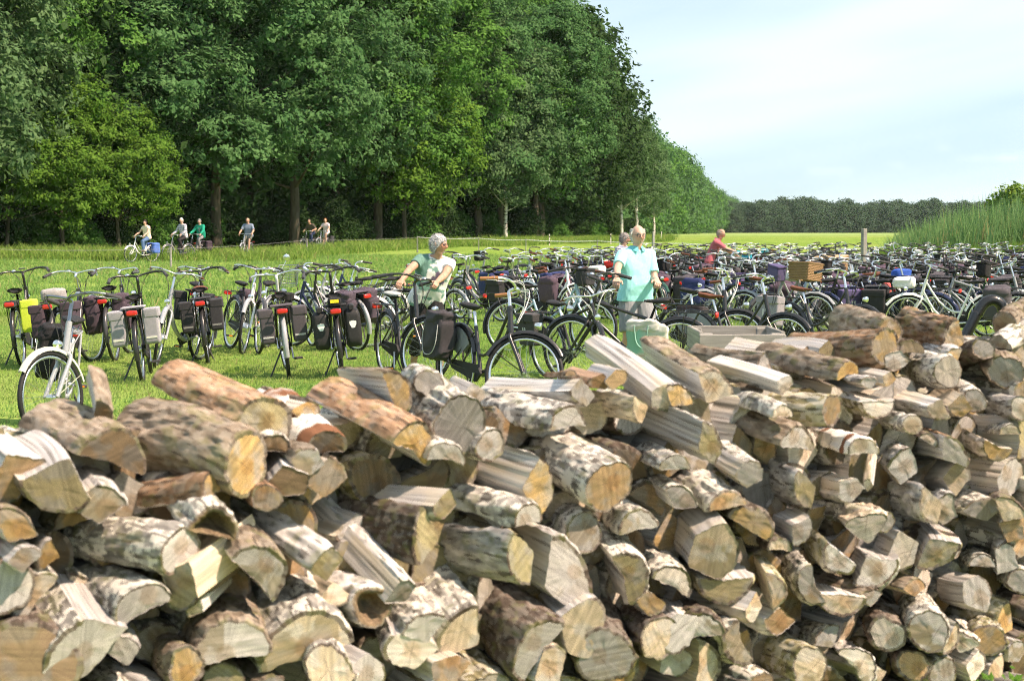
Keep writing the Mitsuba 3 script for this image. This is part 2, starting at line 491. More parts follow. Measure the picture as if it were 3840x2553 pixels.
def edge_depth(u):
    """Distance of the wood's edge at a column of the 1024-wide picture."""
    return np.interp(u, [-90, 0, 120, 250, 420, 520, 606, 622, 650, 690, 722, 740], [72, 84, 92, 104, 126, 142, 155, 235, 350, 500, 800, 1100])


WOODTXT = {'k_oak': 'broad oak with grey green leaves', 'k_oak2': 'tall oak with dull green leaves', 'k_mid': 'tall tree with fresh mid green leaves',
           'k_beech': 'beech with bright yellow green leaves', 'k_grey': 'slender tree with pale grey green leaves', 'k_airy': 'tall open tree with gaps in its crown',
           'k_birch': 'birch with white trunk', 'k_dark': 'dark tree', 'k_far': 'distant oak', 'k_far2': 'distant green tree'}
ORD = ['first', 'second', 'third', 'fourth', 'fifth', 'sixth', 'seventh', 'eighth', 'ninth', 'tenth', 'eleventh', 'twelfth', 'thirteenth', 'fourteenth', 'fifteenth', 'sixteenth',
       'seventeenth', 'eighteenth', 'nineteenth', 'twentieth']
# front row, left to right: (column in the 1024 picture, kind, height factor, extra distance)
front = [(-60, 'k_grey', 1.05, -2), (-6, 'k_grey', 1.12, 3), (52, 'k_mid', 1.0, 4), (30, 'k_beech', 0.60, -2), (84, 'k_beech', 0.66, -2), (140, 'k_beech', 0.60, -3), (118, 'k_oak2', 1.05, 4), (178, 'k_oak', 1.1, 3), (236, 'k_oak', 1.12, 0), (268, 'k_oak2', 1.1, 5),
         (312, 'k_oak', 1.12, -4), (352, 'k_oak2', 1.05, 0), (398, 'k_mid', 1.1, -3), (420, 'k_beech', 0.92, -4), (440, 'k_mid', 1.08, 2), (462, 'k_grey', 1.05, 2), (492, 'k_oak2', 0.98, 0), (515, 'k_grey', 1.0, -2),
         (538, 'k_mid', 1.0, 2), (548, 'k_oak', 1.0, -2), (538, 'k_oak2', 1.02, 4), (554, 'k_airy', 0.97, 0), (560, 'k_mid', 0.76, 24)]
seen = {}
for i, (u, kd, s, dd) in enumerate(front):
    dpt = float(edge_depth(u)) + dd + 3
    p = at(u * 3.75, 900, dpt)
    seen[kd] = seen.get(kd, 0) + 1
    wh = f'{ORD[seen[kd] - 1]} of its kind from the left along the front of the wood'
    plant('tree', kd, p[0] - 1.2, p[1], i * 77, s, f'{WOODTXT[kd]}, {ORD[seen[kd] - 1]} such from left in the front row', 'tree', 'front trees of the wood')
# more of the front row beyond, down the straight edge
fl, i = 0, 0
for dpt in np.concatenate([np.arange(176, 300, 9.0), np.arange(300, 560, 14.0), np.arange(560, 1060, 26.0)]):
    u = np.interp(dpt, [155, 235, 350, 500, 800, 1100], [604, 620, 648, 687, 719, 738])
    p = at(u * 3.75, 890, dpt)
    kd = ['k_oak2', 'k_mid', 'k_grey', 'k_oak'][i % 4] if dpt < 260 else ['k_far', 'k_far2'][i % 2]
    plant('tree', kd, p[0] - (9.0 if dpt < 215 else 6.0 if dpt < 300 else 2.5), p[1], i * 53, R.uniform(0.98, 1.10) * float(np.interp(dpt, [170, 195, 300, 400, 500, 600], [0.90, 0.84, 0.98, 1.12, 1.10, 1.02])),
          'tree in the receding right flank of the wood, past the tall open trees', 'tree', 'trees down the far edge of the wood')
    i += 1
# the wood behind the front row
for row, back in enumerate((9, 18, 28)):
    for u in np.arange(-120, 612, 34 if row == 0 else 44):
        dpt = float(edge_depth(u)) + back
        p = at((u + R.uniform(-8, 8)) * 3.75, 900, dpt + R.uniform(-2, 2))
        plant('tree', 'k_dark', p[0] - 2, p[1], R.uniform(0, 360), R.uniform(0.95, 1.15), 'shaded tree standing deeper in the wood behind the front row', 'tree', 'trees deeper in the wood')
# white birches at the foot of the wood right of the middle
for j, (sx, sy, dpt, s, tilt) in enumerate([(1900, 905, 146, 0.7, 0), (2170, 900, 168, 0.62, 0), (2330, 895, 172, 0.75, 0), (2385, 893, 180, 0.75, 0), (2450, 892, 200, 0.6, 0)]):
    p = at(sx, sy, dpt - 6)
    plant('birch', 'k_birch', p[0], p[1], 40 * j, s, f'slim white birch trunk, {ORD[j]} from the left at the foot of the wood', 'tree', 'birches at the edge of the wood')
# undergrowth
for j, u in enumerate(np.arange(-30, 640, 12)):
    dpt = float(edge_depth(min(u, 606))) + R.uniform(3.0, 10.0) - (0 if u < 606 else -20)
    p = at(u * 3.75, 930, dpt)
    bush = R.random() < 0.3
    plant('shrub', 'k_bush' if bush else 'k_shrub', p[0], p[1], R.uniform(0, 360), R.uniform(0.5, 1.05),
          'light green bush in the undergrowth below the wood' if bush else 'dark shrub in the undergrowth below the wood', 'shrub',
          'light bushes of the undergrowth' if bush else 'dark shrubs of the undergrowth')
# the wood across the field: reads as one mass
tm, cm, cc = make_tree(31, 16, 6.2, 0.5, 20, 34, 12, 0.5, ((0.032, 0.070, 0.045), (0.090, 0.142, 0.082)))
scene['k_wood'] = {'type': 'shapegroup', 'wood': mikit.ply(cm, 'leaf', color=cc, smooth=False)}
labels['far_wood'] = {'label': 'long dark wood closing the far side of the field', 'category': 'wood', 'kind': 'stuff'}
for row in range(2):
    for x in np.arange(100, 330, 5.5):
        X, Y = x + R.uniform(-2, 2), 830 + row * 12 + (x - 100) * 0.25 + R.uniform(-3, 3)
        stuff('far_wood', 'k_wood', on(X, Y, R.uniform(0, 360), R.uniform(0.84, 1.0) + 0.10 * row, -0.6, sz=R.uniform(0.9, 1.08)))

# ------------------------------------------------------------------ firewood: materials
ENDS = {'c': ((0.66, 0.55, 0.41), 'cream'), 'y': ((0.54, 0.38, 0.18), 'ochre yellow'), 'g': ((0.41, 0.355, 0.215), 'mossy green'), 'w': ((0.76, 0.69, 0.60), 'bleached white'),
        'b': ((0.27, 0.20, 0.13), 'brown'), 'o': ((0.50, 0.35, 0.21), 'orange'), 's': ((0.50, 0.48, 0.465), 'weathered grey')}
SIDES = {'G': ((0.34, 0.325, 0.30), 'grey barked'), 'B': ((0.245, 0.20, 0.155), 'brown barked'), 'R': ((0.33, 0.215, 0.14), 'reddish peeled'), 'D': ((0.15, 0.12, 0.10), 'dark barked'),
         'S': ((0.52, 0.505, 0.495), 'silvery'), 'N': ((0.64, 0.55, 0.43), 'pale fresh'), 'K': ((0.72, 0.69, 0.65), 'white birch'), 'M': ((0.33, 0.30, 0.18), 'mossy barked')}
EK, SK = list(ENDS), list(SIDES)


def pick(pal, table, keys):
    c = mi.Color3f(table[keys[0]][0])
    for i, k in enumerate(keys[1:], 1):
        c = dr.select(pal > i - 0.5, mi.Color3f(table[k][0]), c)
    return c


def end_grain(p, n, uv):
    i, pal = dr.floor(uv.x / 10), dr.floor(uv.y / 10)
    x, y = uv.x - i * 10 - 5, uv.y - pal * 10 - 5
    px, py = x + (cell_rand(i, 1) - 0.5) * 0.05, y + (cell_rand(i, 2) - 0.5) * 0.05
    r = dr.sqrt(px * px + py * py)
    a = dr.atan2(py, px)
    warp = fbm(x * 30 + i, y * 30, 1, 2)
    ring = 0.5 + 0.5 * dr.sin(r * 900 + warp * 5)
    ray_ = noise(a * 26, r * 12, i)
    c = 0.84 * pick(pal, ENDS, EK) * (0.52 + 0.60 * cell_rand(i, 5))
    c = c * (0.78 + 0.3 * ring) * (0.80 + 0.36 * ray_)
    blot = fbm(x * 22 + i * 3, y * 22, 4, 3)
    c = mix(c, mi.Color3f(1.0, 0.96, 0.9) * ((c.x + c.y + c.z) / 3 * 1.12), smoothstep(0.42, 0.72, blot) * 0.7)
    blot2 = fbm(x * 16 - i, y * 16, 9, 3)
    c = mix(c, (0.20, 0.16, 0.09), smoothstep(0.52, 0.66, blot2) * 0.75 * cell_rand(i, 6))
    heart = (1 - smoothstep(0.022, 0.034, r + (warp - 0.5) * 0.012)) * dr.select(cell_rand(i, 14) > 0.45, 0.55, 0.0)
    c = mix(c, c * mi.Color3f(0.74, 0.60, 0.46), heart)
    saw = noise((x * dr.cos(i * 1.7) + y * dr.sin(i * 1.7)) * 160, i)
    c = c * (0.80 + 0.36 * saw)
    k = dr.abs(a * 3.0 / PI * (1 + dr.floor(cell_rand(i, 8) * 2)) + cell_rand(i, 9) * 3)
    crack = dr.abs(k - dr.floor(k) - 0.5) * r
    one = dr.floor(k) - 3.0 * dr.floor(dr.floor(k) / 3.0)
    c = mix(c, (0.10, 0.075, 0.05), (1 - smoothstep(0.0006, 0.0026, crack + 0.0012 * warp)) * dr.select(one < 0.5, 0.75, 0.0) * (1 - smoothstep(0.03, 0.06, r)))
    return c


def bark_fn(p, n, uv):
    i, pal = dr.floor(uv.x / 10), dr.floor(uv.y / 10)
    s, t = uv.x - i * 10, uv.y - pal * 10
    c = pick(pal, SIDES, SK) * 0.88 * (0.72 + 0.46 * cell_rand(i, 11))
    ridge = fbm(s * 60 + i * 7, t * 18, 2, 3)
    c = c * (0.30 + 1.4 * ridge)
    plate = fbm(s * 120 + i * 2, t * 45, 12, 2)
    c = c * (0.62 + 0.76 * plate)
    lich = fbm(s * 55 + i, t * 48, 6, 3)
    amount = dr.select(dr.abs(pal - SK.index('G')) < 0.5, 0.9, dr.select(dr.abs(pal - SK.index('M')) < 0.5, 0.5, 0.14))
    c = mix(c, (0.64, 0.62, 0.56), smoothstep(0.46, 0.58, lich) * amount)
    fur = noise(s * 130 + i, t * 22)
    c = mix(c, (0.05, 0.04, 0.03), (1 - smoothstep(0.16, 0.34, fur)) * 0.7)
    moss = fbm(s * 30 - i, t * 26, 8, 2)
    c = mix(c, (0.16, 0.18, 0.05), smoothstep(0.60, 0.75, moss) * 0.3)
    birch = dr.abs(pal - SK.index('K')) < 0.5
    band = smoothstep(0.45, 0.6, noise(t * 22 + 0.6, i)) * smoothstep(0.2, 0.5, noise(s * 9, t * 9, 3))
    return dr.select(birch, mix(mix((0.74, 0.71, 0.67), (0.20, 0.10, 0.06), band), (0.1, 0.07, 0.05), (1 - smoothstep(0.1, 0.2, noise(s * 14, t * 160))) * 0.6), c)


def split_fn(p, n, uv):
    i, pal = dr.floor(uv.x / 10), dr.floor(uv.y / 10)
    s, t = uv.x - i * 10, uv.y - pal * 10
    c = pick(pal, SIDES, SK) * (0.62 + 0.36 * cell_rand(i, 15))
    new = dr.select(dr.abs(pal - SK.index('N')) < 0.5, 1.0, 0.0)
    grain = fbm(s * 190 + i, t * 5 + noise(s * 20, t * 6) * 0.8, 3, 3)
    c = mi.Color3f(c) * (0.42 + 1.12 * grain)
    tint = fbm(s * 14 + i * 5, t * 6, 5, 2)
    c = mix(c, mix((0.56, 0.49, 0.38), (0.50, 0.41, 0.26), cell_rand(i, 12)), smoothstep(0.45, 0.75, tint) * 0.5)
    line = noise(s * 130 + i * 3, t * 3.5, 7)
    c = mix(c, (0.10, 0.08, 0.06), (1 - smoothstep(0.10, 0.24, line)) * 0.6 * (1 - 0.6 * new))
    return c


scene['end_grain'] = two({'type': 'diffuse', 'reflectance': proc(end_grain)})
scene['log_bark'] = two({'type': 'diffuse', 'reflectance': proc(bark_fn)})
scene['split_wood'] = two({'type': 'principled', 'base_color': proc(split_fn), 'roughness': 0.6, 'specular': 0.3})

# ------------------------------------------------------------------ firewood: shape of one log
L0, U2, N2 = np.array([-1.22, 4.0]), np.array([0.87, 0.493]), np.array([0.493, -0.87])


def setback(z):
    return 0.24 * z + 0.85 * np.maximum(0, z - 0.98) ** 1.0


def on_pile(sx, sy):
    """Point where a line of sight meets the leaning front of the pile."""
    d = ray(sx, sy)
    lo, hi = 2.5, 12.0
    for _ in range(40):
        m = 0.5 * (lo + hi)
        p = np.array([0, 0, CAM_H]) + d * (m / d[1])
        q = (p[:2] - L0) @ N2 + setback(p[2])
        lo, hi = (m, hi) if q > 0 else (lo, m)
    return np.array([0, 0, CAM_H]) + d * (m / d[1])


def section(kind, rot, r, g, n=60):
    """Outline of a log's end: points, whether each lies on bark, and where the corners are."""
    if kind == 'R':
        a = np.linspace(0, 2 * PI, n, endpoint=False)
        rr = r * (1 + 0.07 * np.sin(2 * a + g.uniform(0, 6)) + 0.035 * np.sin(3 * a + g.uniform(0, 6)) + 0.02 * np.sin(5 * a + g.uniform(0, 6)))
        return np.stack([np.cos(a) * rr, np.sin(a) * rr], -1), np.ones(n, bool), []
    rot = math.radians(rot)
    if kind in 'HQ':
        half = math.radians(g.uniform(84, 98) if kind == 'H' else g.uniform(42, 60))
        R_ = r * (1.1 if kind == 'H' else 1.55)
        m = n // 2
        a = np.linspace(-half, half, m)
        arc = np.stack([np.cos(a), np.sin(a)], -1) * R_ * (1 + 0.03 * np.sin(4 * a + g.uniform(0, 6)))[:, None]
        apex = np.array([[R_ * g.uniform(0.0, 0.12), R_ * g.uniform(-0.1, 0.1)]])
        corners = [arc[-1], apex[0], arc[0]]
        pts, bark = list(arc), [True] * m
        for c0, c1 in ((corners[0], corners[1]), (corners[1], corners[2])):
            w = (n - m) // 2
            for k in range(1, w + (c1 is corners[1])):
                t = k / w if c1 is corners[1] else k / (w)
                if t >= 1 and c1 is not corners[1]: break
                pts.append(c0 * (1 - t) + c1 * t); bark.append(False)
        pts, bark = np.array(pts), np.array(bark)
        cor = [0, m - 1, m - 1 + (n - m) // 2]
    else:
        k = g.integers(4, 6)
        a = np.sort(np.linspace(0, 2 * PI, k, endpoint=False) + g.uniform(-0.32, 0.32, k))
        v = np.stack([np.cos(a) * r * 1.22 * g.uniform(0.8, 1.1, k), np.sin(a) * r * 1.0 * g.uniform(0.75, 1.1, k)], -1)
        pts, bark, cor = [], [], []
        w = n // k
        bs = g.integers(0, k)
        for j in range(k):
            cor.append(len(pts))
            c0, c1 = v[j], v[(j + 1) % k]
            for q in range(w):
                t = q / w
                bulge = 0.30 * r * math.sin(PI * t) if j == bs else 0.0
                pts.append(c0 * (1 - t) + c1 * t + norm((c0 + c1)) * bulge); bark.append(j == bs)
        pts, bark = np.array(pts), np.array(bark)
    for _ in range(2):
        pts = 0.5 * pts + 0.25 * (np.roll(pts, 1, 0) + np.roll(pts, -1, 0))
    c = pts.mean(0)
    pts = pts - c
    x, y = pts[:, 0] * math.cos(rot) - pts[:, 1] * math.sin(rot), pts[:, 0] * math.sin(rot) + pts[:, 1] * math.cos(rot)
    return np.stack([x, y], -1), bark, cor


LOGN, SPANS = [0], []
LOGS = []


def make_log(pn, pf, r, kind, rot, end, side, seed, rough=1.0, split=None, hollow=False, rings=19, name='firewood_log', bulk=False):
    """One log from its near end PN to its far end PF (centres), in world metres."""
    g = np.random.default_rng(seed)
    LOGN[0] += 1
    idx = LOGN[0] % 97
    pn, pf = np.asarray(pn, float), np.asarray(pf, float)
    if end == 'c' and seed % 10 < 3: end = 's'
    A = norm(pn - pf); L = np.linalg.norm(pn - pf)
    X = norm(np.cross([0, 0, 1.0], A)); X = X if X[0] > 0 else -X
    Y = np.cross(A, X); Y = Y if Y[2] > 0 else -Y
    if np.dot(np.cross(X, Y), A) < 0: X = -X   # keep the outline counter-clockwise seen from the near end
    if X[0] < 0: rot = 180 - rot
    out, bark, cor = section(kind, rot, r, g)
    if np.sum(out[:, 0] * np.roll(out[:, 1], -1) - np.roll(out[:, 0], -1) * out[:, 1]) < 0:
        out, bark = out[::-1], bark[::-1]; cor = sorted(len(out) - 1 - c for c in cor)
    n = len(out)
    nrm2 = np.roll(out, -1, 0) - np.roll(out, 1, 0)
    nrm2 = np.stack([nrm2[:, 1], -nrm2[:, 0]], -1); nrm2 /= np.linalg.norm(nrm2, axis=1, keepdims=True) + 1e-9
    per = np.concatenate([[0], np.cumsum(np.linalg.norm(np.diff(out, axis=0), axis=1))])
    ts = np.linspace(0, 1, rings)
    bend = g.normal(0, 0.014, 2) * L
    tap = g.uniform(-0.10, 0.16)
    pts = np.zeros((rings, n, 3))
    tilt = g.normal(0, 0.07, (2, 2))
    for k, t in enumerate(ts):
        arch = 4 * t * (1 - t)
        o = out * (1 + tap * t)
        along = -t * L
        q = np.stack([per * 38 + seed % 50, np.full(n, t * L * 11), np.full(n, seed % 71 * 1.3)], -1)
        bump = (0.5 - np.abs(meshkit.fbm(q, 3, 3) - 0.5) * 2.2) * 0.022 * rough + (meshkit.noise(q * 0.23, 5) - 0.5) * 0.03
        q2 = np.stack([per * 90 + seed % 50, np.full(n, t * L * 2.0), np.full(n, seed % 31 * 1.7)], -1)
        spl = (meshkit.fbm(q2, 2, 6) - 0.5) * 0.009 + (meshkit.noise(q2 * 0.15, 8) - 0.5) * 0.012
        o = o + nrm2 * np.where(bark, bump * min(1, r / 0.06) * (0.55 if k in (0, rings - 1) else 1.0), spl * min(1, r / 0.06))[:, None]
        e = 1 if k == 0 else (-1 if k == rings - 1 else 0)
        dz = along + (out @ tilt[0] * (k == 0) + out @ tilt[1] * (k == rings - 1))
        pts[k] = pn + A * (dz[:, None] if np.ndim(dz) else dz) + X * (o[:, :1] + bend[0] * arch) + Y * (o[:, 1:] + bend[1] * arch)
    sp, ep = SK.index(side), EK.index(end)
    split = split or ('R' if kind == 'P' and side == 'R' else 'N' if end in 'cyo' and g.uniform() < 0.22 else 'S')
    pp = SK.index(split)
    bm, sm = [], []
    segs = sorted(cor) if cor else [0]
    for a_, b_ in zip(segs, segs[1:] + [segs[0] + n]):
        ids = np.arange(a_, b_ + 1) % n
        run = np.arange(a_, b_ + 1)
        pl = per[ids] + np.where(run >= n, per[-1] + 0.005, 0)
        V = pts[:, ids].reshape(-1, 3)
        isb = bool(bark[ids[len(ids) // 2]])
        UV = np.stack([np.broadcast_to(pl, (rings, len(ids))) + 10 * idx + 0.5, np.broadcast_to(ts[:, None] * L, (rings, len(ids))) + 10 * (sp if isb else pp) + 0.5], -1).reshape(-1, 2)
        w = len(ids)
        i, j = np.meshgrid(np.arange(rings - 1), np.arange(w - 1), indexing='ij')
        q = np.stack([i * w + j, i * w + j + 1, (i + 1) * w + j + 1, (i + 1) * w + j], -1).reshape(-1, 4)
        F = np.vstack([q[:, [0, 2, 1]], q[:, [0, 3, 2]]])
        (bm if isb else sm).append((V, F, UV))
    # end faces: the wood stands a little inside the bark
    tb = np.where(bark, g.uniform(0.005, 0.012) * min(1.3, r / 0.07), 0.0)
    em = []
    for s in (0, rings - 1):
        rim = pts[s]
        ctr = rim.mean(0)
        loc = np.stack([(rim - ctr) @ X, (rim - ctr) @ Y], -1)
        inn = rim - (rim - ctr) / (np.linalg.norm(rim - ctr, axis=1, keepdims=True) + 1e-9) * tb[:, None]
        inn = inn + A * (g.uniform(-0.004, 0.003) if s == 0 else 0)
        if bark.any():
            V = np.vstack([rim, inn])
            ids = np.array([j for j in range(n) if bark[j] or bark[(j + 1) % n]])
            j2 = (ids + 1) % n
            F = np.vstack([np.stack([ids, j2, n + j2], -1), np.stack([ids, n + j2, n + ids], -1)])
            UV = np.tile(np.stack([per + 10 * idx + 0.5, per * 0 + 10 * SK.index('D') + 0.5 + s], -1), (2, 1))
            bm.append((V, F if s == 0 else F[:, ::-1], UV))
        lv = [1, 0.82, 0.55, 0.28]
        V = np.vstack([ctr + (inn - ctr) * l + A * ((meshkit.noise(np.stack([loc[:, 0] * l * 60, loc[:, 1] * l * 60, loc[:, 0] * 0 + seed % 40], -1)) - 0.5) * 0.005)[:, None] * (l < 1)
                       - (A * 0.05 if (hollow and s == 0 and l < 0.6) else 0) for l in lv] + [ctr[None] - (A * 0.09 if hollow and s == 0 else 0)])
        lc = np.vstack([loc * l for l in lv] + [[[0, 0]]])
        F = []
        for k in range(len(lv) - 1):
            j = np.arange(n); j2 = (j + 1) % n
            F += [np.stack([k * n + j, k * n + j2, (k + 1) * n + j2], -1), np.stack([k * n + j, (k + 1) * n + j2, (k + 1) * n + j], -1)]
        j = np.arange(n)
        F.append(np.stack([(len(lv) - 1) * n + j, (len(lv) - 1) * n + (j + 1) % n, np.full(n, len(lv) * n)], -1))
        F = np.vstack(F)
        UV = np.stack([lc[:, 0] + 5 + 10 * idx, lc[:, 1] + 5 + 10 * ep], -1)
        em.append((V, F if s == 0 else F[:, ::-1], UV))
    if bulk:
        BULK['bark'] += bm; BULK['split_face'] += sm; BULK['cut_end'].append(em[0]); BULK['far_end'].append(em[1])
        return None
    k = key(name)
    for nm, ms, bs in (('bark', bm, 'log_bark'), ('split_face', sm, 'split_wood')):
        if ms:
            put(nm, cat(*[(v, f) for v, f, _ in ms]), bs, k, uv=np.vstack([u for _, _, u in ms]))
    for nm, (v, f, u) in zip(('cut_end', 'far_end'), em):
        put(nm, (v, f), 'end_grain', k, uv=u)
    LOGS.append((k, pn, kind, end, side if kind in 'RHQ' else split))
    return k


def hand_log(z, xe, ye, far, r, kind, rot, end, side, L=0.36, out=0.0, **kw):
    sx, sy = src(z, xe, ye)
    pn = on_pile(sx, sy)
    seed = int(xe * 7 + ye * 13 + z * 101)
    g = np.random.default_rng(seed)
    pn = pn * 1.0
    rr = (1.02 if z == 7 else 1.15) * r / ZOOMS[z][2] * 1024 / 3840 / FPX * pn[1]
    if far is None:
        ax = norm(np.array([N2[0] + g.normal(0, 0.13), N2[1], g.normal(-0.02, 0.05)]))
        pf = pn - ax * L
    else:
        d = ray(*src(z, *far)); d = d / np.linalg.norm(d)
        o = pn - np.array([0, 0, CAM_H]); t0 = o @ d; h2 = o @ o - t0 * t0
        t = t0 + math.sqrt(max(L * L - h2, (0.25 * L) ** 2))
        pf = np.array([0, 0, CAM_H]) + d * t
        pf = pn + norm(pf - pn) * L
    sh = norm(pn - pf) * (out + g.normal(0, 0.03))
    a_, b_ = (pn + sh - [0, 0, CAM_H]) / pn[1], (pf + sh - [0, 0, CAM_H]) / pf[1]
    SPANS.append((a_[[0, 2]], b_[[0, 2]], rr / pn[1]))
    return make_log(pn + sh, pf + sh, rr, kind, rot, end, side, seed, **kw)


